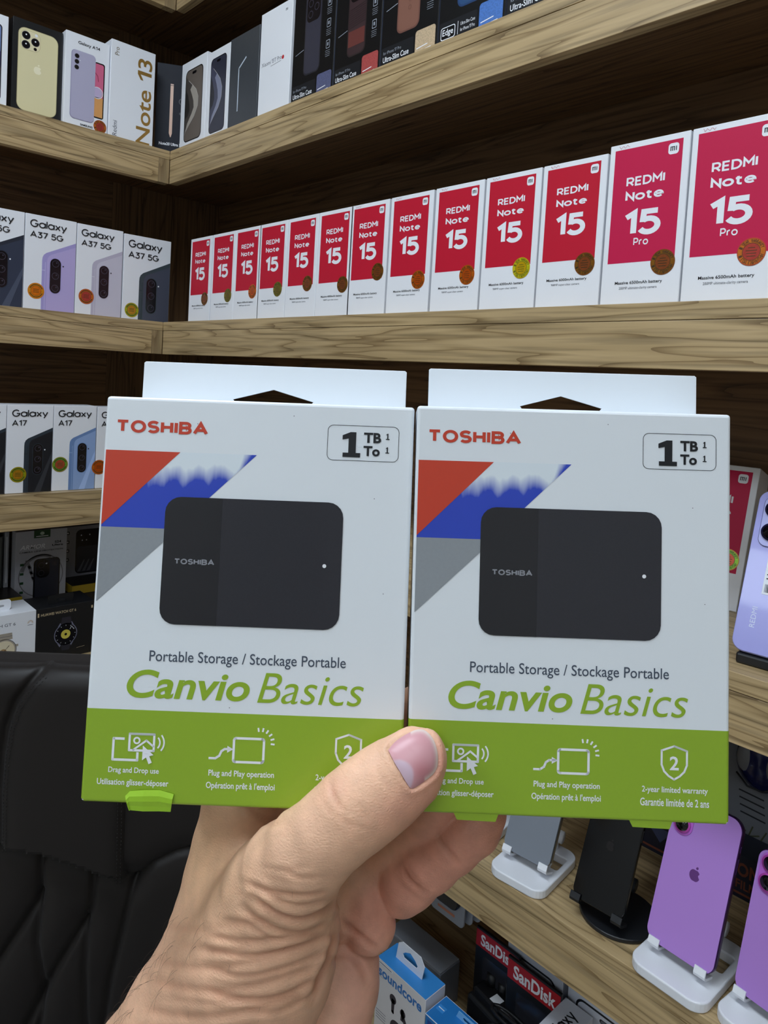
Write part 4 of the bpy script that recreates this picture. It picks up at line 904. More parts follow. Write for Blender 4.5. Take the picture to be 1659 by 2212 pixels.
def held_carton(M, label, flaps, torn):
    t = thing('drive_carton', label, 'hard drive box', M, 'portable drive cartons held in the hand')
    b = MB(); b.box(0, 0, 0, HW, HD, HH, held_white, .0011, 3)
    a = Art(b, HW, HH, EPS)
    # green lower zone, wrapping the sides
    G = 98.7; zt = HH - HW * G / 100; e = .00005
    b.face([(.0009, -e, .0009), (HW - .0009, -e, .0009), (HW - .0009, -e, zt), (.0009, -e, zt)], lime)
    for x in (-e, HW + e): b.face([(x, .0009, .0009), (x, HD - .0009, .0009), (x, HD - .0009, zt), (x, .0009, zt)], lime)
    b.face([(.0009, .0009, -e), (HW - .0009, .0009, -e), (HW - .0009, HD - .0009, -e), (.0009, HD - .0009, -e)], lime)
    for p in range(3):                       # green on the rounded vertical and bottom edges
        a0, a1 = R(90 * p / 3), R(90 * (p + 1) / 3); r = .00116; c = .0011
        def E(x0, s): return [(x0 + s * (c - r * math.sin(q)), c - r * math.cos(q)) for q in (a0, a1)]
        for x0, s in ((0, 1), (HW, -1)):
            (xa, ya), (xb, yb) = E(x0, s); b.face([(xa, ya, .001), (xb, yb, .001), (xb, yb, zt), (xa, ya, zt)], lime)
        ya, za = c - r * math.cos(a0), c - r * math.sin(a0); yb, zb_ = c - r * math.cos(a1), c - r * math.sin(a1)
        b.face([(.001, ya, za), (HW - .001, ya, za), (HW - .001, yb, zb_), (.001, yb, zb_)], lime)
    a.word('TOSHIBA', 4.1, 7.0, 33.4, 11.6, toshred, 2, .22, .08)
    a.poly([(.9, 17.4), (.9, 41.4), (24.9, 17.4)], toshred, 2)
    a.poly([(.9, 42), (.9, 41.2), (24.9, 17.4), (49.6, 17.4), (33.0, 33.6), (33.0, 42)], blue_wisp, 1)
    a.poly([(.9, 42.0), (24, 42.0), (24, 43.4), (.9, 65.6)], grey_band, 2)
    a.rrect(21.2, 31.7, 78.3, 71.9, 4.9, drive, 4); 
    a.poly([(39.4, 71.9)] + [(x, y) for x, y in rrect(21.2, 31.7, 60, 71.9, 4.9) if x < 30] + [(39.4, 31.7)], drive_l, 5)
    a.word('TOSHIBA', 25.2, 51.0, 37.8, 53.0, mat('drive_word_grey', (140, 142, 150), .4), 6, .22, .08); a.circle(72.9, 51.9, .62, WHITE2, 6, n=14)
    rr = rrect(72.2, 6.7, 95.2, 18.0, 1.8); a.line(rr, .16, INK, 2, closed=True)
    a.poly([(77.2, 16.9), (77.2, 15.5), (79.0, 15.5), (79.0, 10.9), (77.0, 11.3), (77.0, 9.9), (79.6, 8.8), (81.4, 8.8), (81.4, 15.5), (82.9, 15.5), (82.9, 16.9)], INK, 3); a.text('TB', 83.9, 8.8, 89.5, 12.1, INK, 3, .035); a.poly([(91.0, 10.90), (91.0, 10.60), (91.4, 10.60), (91.4, 9.40), (91.0, 9.40), (91.5, 8.90), (91.8, 8.90), (91.8, 10.60), (92.2, 10.60), (92.2, 10.90)], INK, 3)
    a.text('To', 83.9, 13.1, 89.2, 16.4, INK, 3, .035); a.poly([(91.0, 15.30), (91.0, 15.00), (91.4, 15.00), (91.4, 13.80), (91.0, 13.80), (91.5, 13.30), (91.8, 13.30), (91.8, 15.00), (92.2, 15.00), (92.2, 15.30)], INK, 3)
    a.text('Portable Storage / Stockage Portable', 18.9, 80.2, 81.0, 84.6, mat('slate_print', (70, 80, 96), .4), 2, .004, res=4)
    a.text('Canvio', 12.3, 86.2, 51.1, 95.0, lime, 2, .020, shear=.22, res=8); a.text('Basics', 53.6, 85.9, 87.0, 95.2, lime, 2, -.004, shear=.26, res=8)
    W = WHITE2
    # pictogram: two frames, picture, arrow, waves
    a.line([(12.5, 107.6), (9.3, 107.6), (9.3, 114.0), (17.0, 114.0), (17.0, 111.8)], .75, W, 2)
    a.line([(14.3, 106.0), (22.0, 106.0), (22.0, 111.0), (14.3, 111.0)], .7, W, 3, closed=True); a.ring(16.6, 108.0, .6, 1.15, W, 3, 16)
    a.line([(15.6, 110.9), (19.6, 107.9), (21.9, 109.7)], .6, W, 3)
    a.poly([(18.6, 109.4), (18.6, 113.9), (19.8, 113.0), (20.7, 115.0), (21.7, 114.5), (20.8, 112.6), (22.1, 112.2)], W, 5)
    a.ring(21.6, 108.5, 2.0, 2.5, W, 3, 8, -45, 45); a.ring(21.6, 108.5, 3.3, 3.8, W, 3, 8, -42, 42)
    a.text('Drag and Drop use', 8.2, 116.2, 24.0, 118.4, W, 2, .015); a.text('Utilisation glisser-d\u00e9poser', 4.9, 119.8, 27.2, 122.2, W, 2, .015)
    # plug and play
    a.line([(39.5, 112.5), (41.4, 112.5), (42.6, 111.7), (43.2, 110.3), (44.2, 109.6), (46.2, 109.6)], .7, W, 2); a.poly([(45.0, 108.6), (46.9, 109.6), (45.0, 110.7)], W, 2)
    a.line(rrect(47.0, 106.2, 56.4, 113.4, .6, 2), .75, W, 2, closed=True)
    for k in range(6):
        q = R(-100 + 21 * k); a.line([(55.2 + 3.5 * math.cos(q), 107.3 + 3.5 * math.sin(q)), (55.2 + 4.4 * math.cos(q), 107.3 + 4.4 * math.sin(q))], .55, W, 2)
    a.text('Plug and Play operation', 39.5, 116.0, 60.0, 118.4, W, 2, .015); a.text("Op\u00e9ration pr\u00eat \u00e0 l'emploi", 38.9, 119.6, 60.4, 122.2, W, 2, .015)
    # shield
    sh = [(82.9, 103.9), (86.8, 105.3), (86.8, 109.6), (86.0, 111.6), (84.6, 113.0), (82.9, 114.0), (81.2, 113.0), (79.8, 111.6), (79.0, 109.6), (79.0, 105.3)]
    a.line(sh, .62, W, 2, closed=True); a.text('2', 81.5, 107.0, 84.3, 111.2, W, 2, .02)
    a.text('2-year limited warranty', 73.0, 116.2, 93.3, 118.6, W, 2, .015); a.text('Garantie limit\u00e9e de 2 ans', 72.5, 119.8, 93.7, 122.2, W, 2, .015)
    for x, y in ((30, 8), (61, 4.3), (58, 63), (92, 60), (88, 30), (45, 97)): a.circle(x, y, .16, GREYINK, 2, n=6)
    b.build('carton', t)
    # hanging panel rising from the back, with a euro hole
    b = MB(); U = HW / 100
    b.prism([(4.2 * U, HH - .012), (97.6 * U, HH - .012), (97.6 * U, HH + 14.3 * U), (97.0 * U, HH + 14.8 * U), (4.8 * U, HH + 14.8 * U), (4.2 * U, HH + 14.3 * U)], HD - .0002, HD + .0006, held_white,
        holes=[[(37 * U, HH + 1.6 * U), (36.4 * U, HH + 2.4 * U), (50.6 * U, HH + 6.3 * U), (64.8 * U, HH + 2.4 * U), (64.2 * U, HH + 1.6 * U)][::-1]], bev=.0002)
    b.build('hanging_panel', t)
    for x0, x1 in flaps:
        b = MB(); b.prism([(x0 * U, .0005), ((x0 + 1.2) * U, -1.8 * U), ((x1 - 1.0) * U, -2.0 * U), (x1 * U, .0008)], .0003, .0007, lime); b.build('tuck_flap', t)
    if torn:
        b = MB(); vs = []; fs = []
        cols = [(14.2, 2.6), (15.5, 4.0), (20.0, 4.6), (24.8, 4.6), (29.2, 3.6)]
        for i, (x, top) in enumerate(cols):
            bx = x + (1.6 if i == 0 else (-.8 if i == len(cols) - 1 else 0))
            for j in range(5):
                v = j / 4; z = top * (1 - v) - 1.9 * v; y = -.0009 * math.sin(math.pi * min(1, v * 1.0 + .15)) - .00035 + .0003 * math.sin(i * 2.3)
                vs.append(((x + (bx - x) * v) * U, y, z * U))
        for i in range(len(cols) - 1):
            for j in range(4): fs.append((i * 5 + j, i * 5 + j + 1, (i + 1) * 5 + j + 1, (i + 1) * 5 + j))
        b.raw(vs, fs, lime_l, False); o = b.build('torn_flap', t); o['label'] = 'creased flap folded over the front'
        md = o.modifiers.new('thick', 'SOLIDIFY'); md.thickness = .0003
    return t
held_carton(FL, 'left of the two held drive cartons, with a torn creased flap at its lower edge', [], True)
held_carton(FR, 'right of the two held drive cartons, with two neat flaps at its lower edge', [(14.8, 29.0), (69.2, 82.8)], False)

# ------------------------------------------------------------------ dark leather office chair
CD = .75
LEA = mat('dark_brown_leather', (27, 23, 22), .50, noise=.10, nscale=420, spec=.3)
LEA.node_tree.nodes['Principled BSDF'].inputs['Sheen Weight'].default_value = .05
def chair():
    pt = campt(80, 1450, CD)
    yaw = math.atan2(CAMM[2][1], CAMM[2][0]) - math.pi / 2 + R(3)
    M = Matrix.Translation((float(pt[0]), float(pt[1]), 0)) @ Matrix.Rotation(yaw, 4, 'Z')
    t = thing('office_chair', 'dark brown leather office chair with quilted back, behind the forearm at the lower left', 'office chair', M)
    Mi = np.array(M.inverted())
    def loc(px, py, dep=CD):            # a point of the chair's front plane, in the chair's own frame
        d = ray(px, py); n = np.array([M[0][1], M[1][1], M[2][1]]); o = np.array([M[0][3], M[1][3], M[2][3]])
        s = ((o - CAM) @ n) / (d @ n); p = CAM + d * s; return (Mi @ np.array([*p, 1]))[:3]
    def seam(pts): return np.array([[loc(*p)[0], loc(*p)[2]] for p in pts])
    top = float(loc(80, 1441)[2]); X0, X1 = -.235, .250; Zb = top - .62
    S = [seam(s) for s in ([(98, 1440), (70, 1468), (40, 1510), (22, 1560), (12, 1620), (6, 1700), (4, 1828)],
         [(88, 1833), (84, 1930), (78, 1955), (0, 2072), (-60, 2160)], [(84, 1935), (76, 2040), (90, 2140), (84, 2212), (60, 2300)], [(203, 1868), (196, 1960), (184, 1993), (120, 2095), (60, 2212), (20, 2290)],
         [(184, 1995), (180, 2100), (182, 2212), (200, 2330)], [(288, 1905), (262, 2010), (236, 2120), (222, 2212), (210, 2330)],
         [(283, 1640), (282, 1760), (279, 1895)], [(290, 1906), (330, 1868), (380, 1843), (430, 1832), (520, 1825)])]
    low = seam([(-260, 1860), (-100, 1825), (0, 1820), (90, 1832), (200, 1868), (283, 1902)])
    def dist(P, poly):
        best = np.full(len(P), 9.0)
        for a_, b_ in zip(poly, poly[1:]):
            ab = b_ - a_; tt = np.clip(((P - a_) @ ab) / (ab @ ab), 0, 1); best = np.minimum(best, np.linalg.norm(P - (a_ + tt[:, None] * ab), axis=1))
        return best
    def sheet(name, x0, x1, z0, z1, raised, mask, rc, lab=None):
        nx, nz = int((x1 - x0) / .0024), int((z1 - z0) / .0028)
        gx = np.linspace(x0, x1, nx + 1); gz = np.linspace(z0, z1, nz + 1); P = np.array([(x, z) for z in gz for x in gx])
        dep = -raised * np.ones(len(P))
        ds = np.full(len(P), 9.0)
        for i, s in enumerate(S):
            if (raised > .006) != (i in (0, 6)) : continue
            d = dist(P, s); ds = np.minimum(ds, d); dep += .0055 * np.exp(-(d / .0035) ** 2) + .0032 * np.exp(-(d / .014) ** 2)
        if raised < .006: dep += .004 * np.exp(-(dist(P, low) / .012) ** 2)
        # rounded border
        zt = z1; q = np.minimum(np.minimum(P[:, 0] - x0, x1 - P[:, 0]), zt - P[:, 1]); q = np.clip(q, 0, rc)
        dep += rc - np.sqrt(np.maximum(0, rc ** 2 - (rc - q) ** 2))
        V = [(p[0], d_, p[1]) for p, d_ in zip(P, dep)]; n1 = nx + 1
        Fs = [(j * n1 + i, j * n1 + i + 1, (j + 1) * n1 + i + 1, (j + 1) * n1 + i) for j in range(nz) for i in range(nx) if mask(gx[i], gz[j])]
        used = sorted({k for f in Fs for k in f}); re = {k: i for i, k in enumerate(used)}
        b = MB(); b.raw([V[k] for k in used], [tuple(re[k] for k in f) for f in Fs], LEA, True); return b
    b = sheet('backrest', X0, X1, Zb, top - .004, .002, lambda x, z: True, .030)
    b.box(X0 + .004, .024, Zb, X1 - .004, .085, top - .012, LEA, .02, 4)
    b.build('backrest', t)
    lowx = low[:, 0]; lowz = low[:, 1]; xr1 = float(loc(284, 1800)[0])
    b = sheet('headrest', X0 + .02, xr1, top - .30, top, .012, lambda x, z: z > np.interp(x, lowx, lowz), .022)
    o = b.build('headrest_panel', t); md = o.modifiers.new('thick', 'SOLIDIFY'); md.thickness = .011; md.offset = -1 
    for k, (i, off) in enumerate(((0, .006), (6, -.006), (6, -.010), (0, .009))):
        s = S[i]; b = MB()
        for j in range(len(s) - 1):
            L = np.linalg.norm(s[j + 1] - s[j]); n = int(L / .004); tg = (s[j + 1] - s[j]) / L; nn = np.array([-tg[1], tg[0]])
            for q in range(n):
                p = s[j] + (s[j + 1] - s[j]) * (q + .2) / n + nn * off; p2 = p + tg * .0022
                b.tube([(p[0], -.0112, p[1]), (p2[0], -.0112, p2[1])], .00035, mat('black_thread', (20, 18, 18), .6), 4)
        b.build('stitching', t)['kind'] = 'stuff'
    plastic = mat('chair_black_plastic', (24, 24, 26), .45)
    zs = .47
    b = MB(); b.box(-.25, -.50, zs - .04, .26, .03, zs + .045, LEA, .03, 4); b.build('seat', t)
    b = MB(); b.box(-.04, .03, zs - .03, .05, .06, Zb + .1, plastic, .008); b.box(-.04, -.2, zs - .055, .05, .06, zs - .035, plastic, .006); b.build('back_bracket', t)
    b = MB(); b.cyl((0, -.23, .10), (0, -.23, zs - .05), .024, plastic, 20); b.build('gas_column', t)
    for k in range(5):
        a_ = R(72 * k + 18); ex, ey = .29 * math.cos(a_), -.23 + .29 * math.sin(a_)
        b = MB(); b.tube([(0, -.23, .12), (ex * .5, -.23 + (ey + .23) * .5, .105), (ex, ey, .075)], [.026, .02, .015], plastic, 10); lg = b.build('base_leg', t)
        b = MB(); b.cyl((ex - .012, ey, .03), (ex + .012, ey, .03), .0295, plastic, 20); b.cyl((ex, ey, .03), (ex, ey, .072), .006, plastic, 8); b.build('caster', lg)
chair()
# ------------------------------------------------------------------ the hand and forearm, one continuous surface
def CP(px, py, z, r): return ((px - PX) / F * z, (py - PY) / F * z, z, r * z / F)
CH = {
 'thumb': ([(905, 1634, .2284, 59), (880, 1662, .2274, 78), (832, 1700, .2258, 87), (787, 1735, .2240, 89), (749, 1766, .2230, 87), (707, 1803, .2232, 86),
            (669, 1838, .2262, 92), (628, 1882, .2330, 104), (604, 1925, .2405, 120), (585, 2000, .2470, 145), (555, 2080, .2520, 163), (520, 2160, .2580, 165), (475, 2260, .2640, 172), (400, 2420, .272, 178), (320, 2600, .280, 182)], .80),
 'back': ([(520, 1738, .2760, 76), (510, 1830, .2770, 87), (500, 1900, .2760, 95), (488, 1980, .2750, 104), (472, 2060, .2720, 114), (448, 2130, .2710, 124), (418, 2200, .2710, 140), (350, 2350, .280, 170), (240, 2600, .290, 190)], 1.0),
 'palm': ([(540, 1800, .282, 78), (620, 1850, .284, 78), (690, 1900, .286, 72), (740, 1950, .288, 62)], 1.0),
 'heel': ([(752, 2075, .288, 66), (735, 2120, .287, 83), (705, 2180, .286, 97), (685, 2260, .285, 105), (560, 2420, .285, 150), (400, 2600, .288, 175)], 1.0),
 'mound': ([(765, 1880, .289, 54), (785, 1940, .286, 58), (799, 1996, .284, 56)], 1.0),
 'little': ([(868, 1918, .2845, 57), (884, 1897, .2815, 61), (930, 1860, .2760, 60), (978, 1822, .2715, 58), (1022, 1787, .2685, 56), (1044, 1757, .2680, 50)], .95),
 'ring': ([(720, 1900, .291, 55), (800, 1872, .290, 54), (860, 1826, .286, 54), (930, 1760, .275, 51), (972, 1700, .2668, 47)], .95),
 'middle': ([(600, 1770, .287, 62), (735, 1640, .292, 56), (850, 1560, .277, 52), (915, 1520, .2675, 46)], .95),
 'index': ([(524, 1700, .279, 70), (600, 1590, .288, 58), (690, 1500, .277, 52), (745, 1455, .2688, 47)], .95),
}
CHN = {k: ([CP(*p) for p in v[0]], v[1]) for k, v in CH.items()}
def chain_d(P, pts, zs):
    out = None
    for a, b in zip(pts, pts[1:]):
        ax, ay, az, ra = a; bx, by, bz, rb = b; dx, dy, dz = bx - ax, by - ay, (bz - az) / zs
        X = P[:, 0] - np.float32(ax); Y = P[:, 1] - np.float32(ay); Z = (P[:, 2] - np.float32(az)) / np.float32(zs)
        t = np.clip((X * dx + Y * dy + Z * dz) / (dx * dx + dy * dy + dz * dz), 0, 1)
        X -= t * dx; Y -= t * dy; Z -= t * dz
        d = np.sqrt(X * X + Y * Y + Z * Z) - (ra + t * (rb - ra))
        out = d if out is None else smin(out, d, .003)
    return out
def smin(a, b, k):
    h = np.maximum(k - np.abs(a - b), 0) / k
    return np.minimum(a, b) - h * h * k * .25
def field(P):
    D = {k: chain_d(P, *v) for k, v in CHN.items()}
    d = smin(D['thumb'], D['back'], .016)
    p = smin(smin(D['palm'], D['heel'], .006), D['mound'], .002)
    p = smin(p, D['ring'], .0016); p = smin(p, D['little'], .0014)
    q = smin(smin(D['middle'], D['index'], .003), D['palm'], .006); q = smin(q, D['back'], .008)
    return smin(smin(d, p, .0022), q, .003)
def surface_net(h, lo, hi):
    B = 6; n = [int(math.ceil((b - a) / h / B)) * B + 1 for a, b in zip(lo, hi)]
    nb = [(k - 1) // B for k in n]
    g = [lo[i] + h * B * (np.arange(nb[i]) + .5) for i in range(3)]
    C = np.stack(np.meshgrid(*g, indexing='ij'), -1).reshape(-1, 3).astype(np.float32)
    dc = field(C).reshape(nb)
    near = np.abs(dc) < h * B * .95 + .002
    Fv = np.where(np.repeat(np.repeat(np.repeat(dc, B, 0), B, 1), B, 2) < 0, np.float32(-1), np.float32(1))
    V = np.ones(n, np.float32); V[:-1, :-1, :-1] = Fv; V[-1] = 1; V[:, -1] = 1; V[:, :, -1] = 1
    idx = np.argwhere(near); o = np.arange(B + 1); loc = np.stack(np.meshgrid(o, o, o, indexing='ij'), -1).reshape(-1, 3)
    for s in range(0, len(idx), 3000):
        I = (idx[s:s + 3000, None, :] * B + loc[None]).reshape(-1, 3)
        P = (np.array(lo) + I * h).astype(np.float32); V[I[:, 0], I[:, 1], I[:, 2]] = field(P)
    V[0] = 1; V[:, 0] = 1; V[:, :, 0] = 1; V[-1] = 1; V[:, -1] = 1; V[:, :, -1] = 1
    S = V < 0; cs = [k - 1 for k in n]
    cnt = np.zeros(cs, np.int8)
    for i in (0, 1):
        for j in (0, 1):
            for k in (0, 1): cnt += S[i:n[0] - 1 + i, j:n[1] - 1 + j, k:n[2] - 1 + k]
    act = np.argwhere((cnt > 0) & (cnt < 8)); idm = -np.ones(cs, np.int32); idm[tuple(act.T)] = np.arange(len(act))
    pos = np.zeros((len(act), 3)); w_ = np.zeros(len(act))
    cor = [(i, j, k) for i in (0, 1) for j in (0, 1) for k in (0, 1)]
    for a in cor:
        for b in cor:
            if sum(b) - sum(a) == 1 and all(y >= x for x, y in zip(a, b)):
                va = V[tuple((act + a).T)]; vb = V[tuple((act + b).T)]; m_ = (va < 0) != (vb < 0)
                t = np.where(m_, va / np.where(m_, va - vb, 1), 0); t = np.clip(t, 0, 1)
                q = np.array(a) + t[:, None] * (np.array(b) - np.array(a)); pos += q * m_[:, None]; w_ += m_
    pos = np.array(lo) + (act + pos / w_[:, None]) * h
    faces = []
    for ax in range(3):
        sl0 = [slice(None)] * 3; sl1 = [slice(None)] * 3; sl0[ax] = slice(0, -1); sl1[ax] = slice(1, None)
        e = np.argwhere(S[tuple(sl0)] != S[tuple(sl1)]); u, v = [(1, 2), (2, 0), (0, 1)][ax]
        e = e[(e[:, u] > 0) & (e[:, v] > 0)]
        du = np.zeros(3, int); du[u] = 1; dv = np.zeros(3, int); dv[v] = 1
        q = np.stack([idm[tuple((e - du - dv).T)], idm[tuple((e - dv).T)], idm[tuple(e.T)], idm[tuple((e - du).T)]], 1)
        flip = ~S[tuple(e.T)]; q[flip] = q[flip][:, ::-1]; faces.append(q)
    return pos, np.concatenate(faces)
def grad(P, e=.0004):
    g = np.zeros_like(P)
    for i in range(3):
        s = np.zeros(3, np.float32); s[i] = e; g[:, i] = field(P + s) - field(P - s)
    return g / (np.linalg.norm(g, axis=1)[:, None] + 1e-9)
def project(P, n=2):
    P = P.astype(np.float32)
    for _ in range(n): P = P - grad(P) * field(P)[:, None]
    return P
HH_ = .0009
pos, faces = surface_net(HH_, (-.145, .080, .205), (.062, .352, .330))
pos = project(pos)
Nn = grad(pos)
px = PX + F * pos[:, 0] / pos[:, 2]; py = PY + F * pos[:, 1] / pos[:, 2]
front = Nn[:, 2] < .35
Z7 = lambda pts: np.array([(420 + x / 2.37, 1500 + y / 2.37) for x, y in pts])
CREASE = [  # points in the photograph's own frame, width px, depth mm
 (Z7([(250, 960), (400, 1010), (560, 1030), (700, 1008)]), 6, .55), (Z7([(300, 1040), (420, 1120), (540, 1152), (660, 1110), (722, 1050)]), 6, .9),
 (Z7([(250, 1090), (380, 1185), (540, 1215), (700, 1160)]), 6, .6), (Z7([(60, 1230), (250, 1262), (480, 1245), (680, 1215)]), 6, .55),
 (Z7([(40, 1305), (250, 1335), (430, 1315), (715, 1225)]), 6, .6), (Z7([(60, 1400), (250, 1440), (450, 1402), (690, 1310)]), 6, .5),
 (Z7([(60, 1520), (250, 1560), (450, 1540), (640, 1440)]), 7, .6), (Z7([(250, 1620), (420, 1625), (600, 1540)]), 6, .4),
 (Z7([(440, 900), (560, 940), (660, 930)]), 5, .35), (Z7([(330, 990), (480, 1070), (620, 1065), (715, 1020)]), 5, .4),
 (Z7([(120, 1150), (260, 1175), (420, 1260)]), 6, .35), (Z7([(330, 880), (470, 900), (580, 880)]), 5, .2),
 (Z7([(700, 440), (705, 490), (735, 560), (780, 610)]), 5, .5), (Z7([(760, 620), (820, 670), (890, 690)]), 4, .3), (Z7([(850, 560), (875, 610), (885, 650)]), 4, .25),
 (Z7([(690, 560), (760, 640), (830, 720)]), 4, .25), (Z7([(640, 520), (690, 600), (740, 650)]), 4, .2), (Z7([(930, 330), (960, 420), (1010, 500)]), 5, .18),
 (Z7([(1062, 862), (1080, 910), (1120, 965), (1185, 1015)]), 5, .9), (Z7([(1085, 850), (1110, 905), (1150, 955), (1200, 990)]), 4, .4),
 (Z7([(1252, 688), (1262, 745), (1300, 800), (1368, 872)]), 5, .8), (Z7([(1275, 690), (1300, 770), (1340, 820)]), 4, .3),
 (Z7([(735, 1140), (830, 1220), (950, 1312)]), 6, .9), (Z7([(610, 1500), (700, 1360), (790, 1350), (850, 1420), (880, 1500)]), 6, .4),
 (Z7([(600, 1560), (625, 1500), (690, 1340), (725, 1200)]), 7, 1.0), (Z7([(800, 1330), (860, 1400), (895, 1480)]), 5, .35),
 (np.array([(345, 2000), (430, 2008), (520, 1996), (600, 1984)]), 8, .25), (np.array([(330, 2078), (420, 2090), (520, 2082), (690, 2036)]), 8, .35),
 (np.array([(323, 2120), (420, 2138), (520, 2134), (684, 2088)]), 9, .4), (np.array([(308, 2180), (400, 2196), (500, 2190), (662, 2146)]), 9, .4), (np.array([(300, 2225), (420, 2240), (560, 2215)]), 9, .3),
 (np.array([(380, 2040), (470, 2052), (560, 2040)]), 7, .2), (np.array([(360, 2155), (450, 2166), (560, 2152)]), 7, .2),
 (Z7([(250, 560), (330, 620), (440, 640)]), 7, .5), (Z7([(300, 640), (400, 670), (470, 655)]), 6, .3)]
P2 = np.stack([px, py], 1)
def seg_dist(P, poly):
    best = np.full(len(P), 1e9); 
    for a_, b_ in zip(poly, poly[1:]):
        ab = b_ - a_; tt = np.clip(((P - a_) @ ab) / (ab @ ab), 0, 1); best = np.minimum(best, np.linalg.norm(P - (a_ + tt[:, None] * ab), axis=1))
    return best
def smooth_poly(p, n=6):
    out = []
    q = np.vstack([2 * p[0] - p[1], p, 2 * p[-1] - p[-2]])
    for i in range(1, len(q) - 2):
        for k in range(n):
            t = k / n; out.append(.5 * ((2 * q[i]) + (-q[i - 1] + q[i + 1]) * t + (2 * q[i - 1] - 5 * q[i] + 4 * q[i + 1] - q[i + 2]) * t ** 2 + (-q[i - 1] + 3 * q[i] - 3 * q[i + 1] + q[i + 2]) * t ** 3))
    out.append(q[-2]); return np.array(out)
disp = np.zeros(len(pos)); cre = np.zeros(len(pos))
for poly, wd, dp in CREASE:
    poly = smooth_poly(poly); lo_ = poly.min(0) - 40; hi_ = poly.max(0) + 40
    k = np.where(front & (px > lo_[0]) & (px < hi_[0]) & (py > lo_[1]) & (py < hi_[1]))[0]
    d = seg_dist(P2[k], poly); along = np.minimum(np.linalg.norm(P2[k] - poly[0], axis=1), np.linalg.norm(P2[k] - poly[-1], axis=1)); fade = np.clip(along / 25, .0, 1)
    g = np.exp(-(d / wd) ** 2); disp[k] += fade * dp * .001 * (g - .45 * np.exp(-((d - 2.2 * wd) / (1.3 * wd)) ** 2)); cre[k] += fade * dp * g
# nail bed and its folds
NAIL = np.array([(839, 1620), (852, 1604), (869, 1591), (885, 1582), (900, 1576), (914, 1576), (926, 1584), (936, 1597), (943, 1616), (946, 1636), (944, 1658), (935, 1673), (920, 1685), (906, 1695), (889, 1703), (877, 1688), (866, 1669), (852, 1646)], float)
k = np.where(front & (px > 790) & (px < 990) & (py > 1530) & (py < 1760))[0]
def inside(P, poly):
    c = np.zeros(len(P), bool); j = len(poly) - 1
    for i in range(len(poly)):
        xi, yi = poly[i]; xj, yj = poly[j]
        c ^= ((yi > P[:, 1]) != (yj > P[:, 1])) & (P[:, 0] < (xj - xi) * (P[:, 1] - yi) / (yj - yi + 1e-12) + xi); j = i
    return c
NC = np.vstack([NAIL, NAIL[:1]]); dn = seg_dist(P2[k], NC); ins = inside(P2[k], NAIL)
sd_ = np.where(ins, -dn, dn)
disp[k] += .0007 * np.exp(-(sd_ / 4.5) ** 2) - .0005 * np.exp(-((sd_ - 9) / 6.) ** 2) + np.where(ins, .0003, 0)
rn = np.random.RandomState(3)
pos2 = pos - Nn * disp[:, None]
world = CAM + pos2 @ CAMM
# skin tone: warmer and redder on finger pads, knuckle folds and round the nail
base = np.array([234, 186, 154.]); red = np.array([222, 150, 132.]); yel = np.array([224, 182, 140.]); pale = np.array([240, 196, 166.])
col = np.tile(base, (len(pos), 1))
def mixc(wt, c):
    global col
    wt = np.clip(wt, 0, 1)[:, None]; col = col * (1 - wt) + c * wt
mixc(.55 * np.exp(-(((px - 430) / 90) ** 2 + ((py - 1850) / 150) ** 2)), yel)
mixc(.45 * np.exp(-(((px - 640) / 90) ** 2 + ((py - 1830) / 70) ** 2)), pale)
sg = lambda v, w_: 1 / (1 + np.exp(np.clip(-v / w_, -40, 40)))
below = px * .72 + py * .69 - 1893                      # fingers lie to the lower right of the thumb
mixc(.72 * sg(px - 738, 10) * sg(below, 14), red)
mixc(.55 * sg(py - 2040, 30) * sg(px - 690, 14), np.array([232, 188, 166.]))
mixc(.50 * sg(px * .64 + py * .77 - 1862, 16) * sg(px - 800, 30) * sg(1800 - py, 20), red)
mixc(.45 * np.exp(-(((px - 950) / 28) ** 2 + ((py - 1640) / 55) ** 2)), red)
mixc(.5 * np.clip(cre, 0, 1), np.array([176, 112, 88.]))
mixc(.18 * np.exp(-(((px - 720) / 30) ** 2 + ((py - 1700) / 30) ** 2)), red)
cl_ = np.where(col / 255 <= .04045, col / 255 / 12.92, ((col / 255 + .055) / 1.055) ** 2.4)
m = bpy.data.materials.new('skin'); m.use_nodes = True; nt = m.node_tree; Ln = nt.links; N = nt.nodes.new; bs = nt.nodes['Principled BSDF']
at = N('ShaderNodeAttribute'); at.attribute_name = 'tone'
tc = N('ShaderNodeTexCoord')
n1 = N('ShaderNodeTexNoise'); n1.inputs['Scale'].default_value = 160; n1.inputs['Detail'].default_value = 4; Ln.new(tc.outputs['Object'], n1.inputs['Vector'])
mr = N('ShaderNodeMapRange'); Ln.new(n1.outputs['Fac'], mr.inputs['Value']); mr.inputs['From Min'].default_value = .3; mr.inputs['From Max'].default_value = .7; mr.inputs['To Min'].default_value = .90; mr.inputs['To Max'].default_value = 1.07
mx = N('ShaderNodeMix'); mx.data_type = 'RGBA'; mx.blend_type = 'MULTIPLY'; mx.inputs['Factor'].default_value = 1; Ln.new(at.outputs['Color'], mx.inputs['A']); Ln.new(mr.outputs[0], mx.inputs['B']); Ln.new(mx.outputs['Result'], bs.inputs['Base Color'])
bs.inputs['Roughness'].default_value = .46; bs.inputs['Specular IOR Level'].default_value = .4
bs.inputs['Subsurface Weight'].default_value = .12; bs.inputs['Subsurface Radius'].default_value = (1, .35, .2); bs.inputs['Subsurface Scale'].default_value = .004
vo = N('ShaderNodeTexVoronoi'); vo.feature = 'DISTANCE_TO_EDGE'; vo.inputs['Scale'].default_value = 900; Ln.new(tc.outputs['Object'], vo.inputs['Vector'])
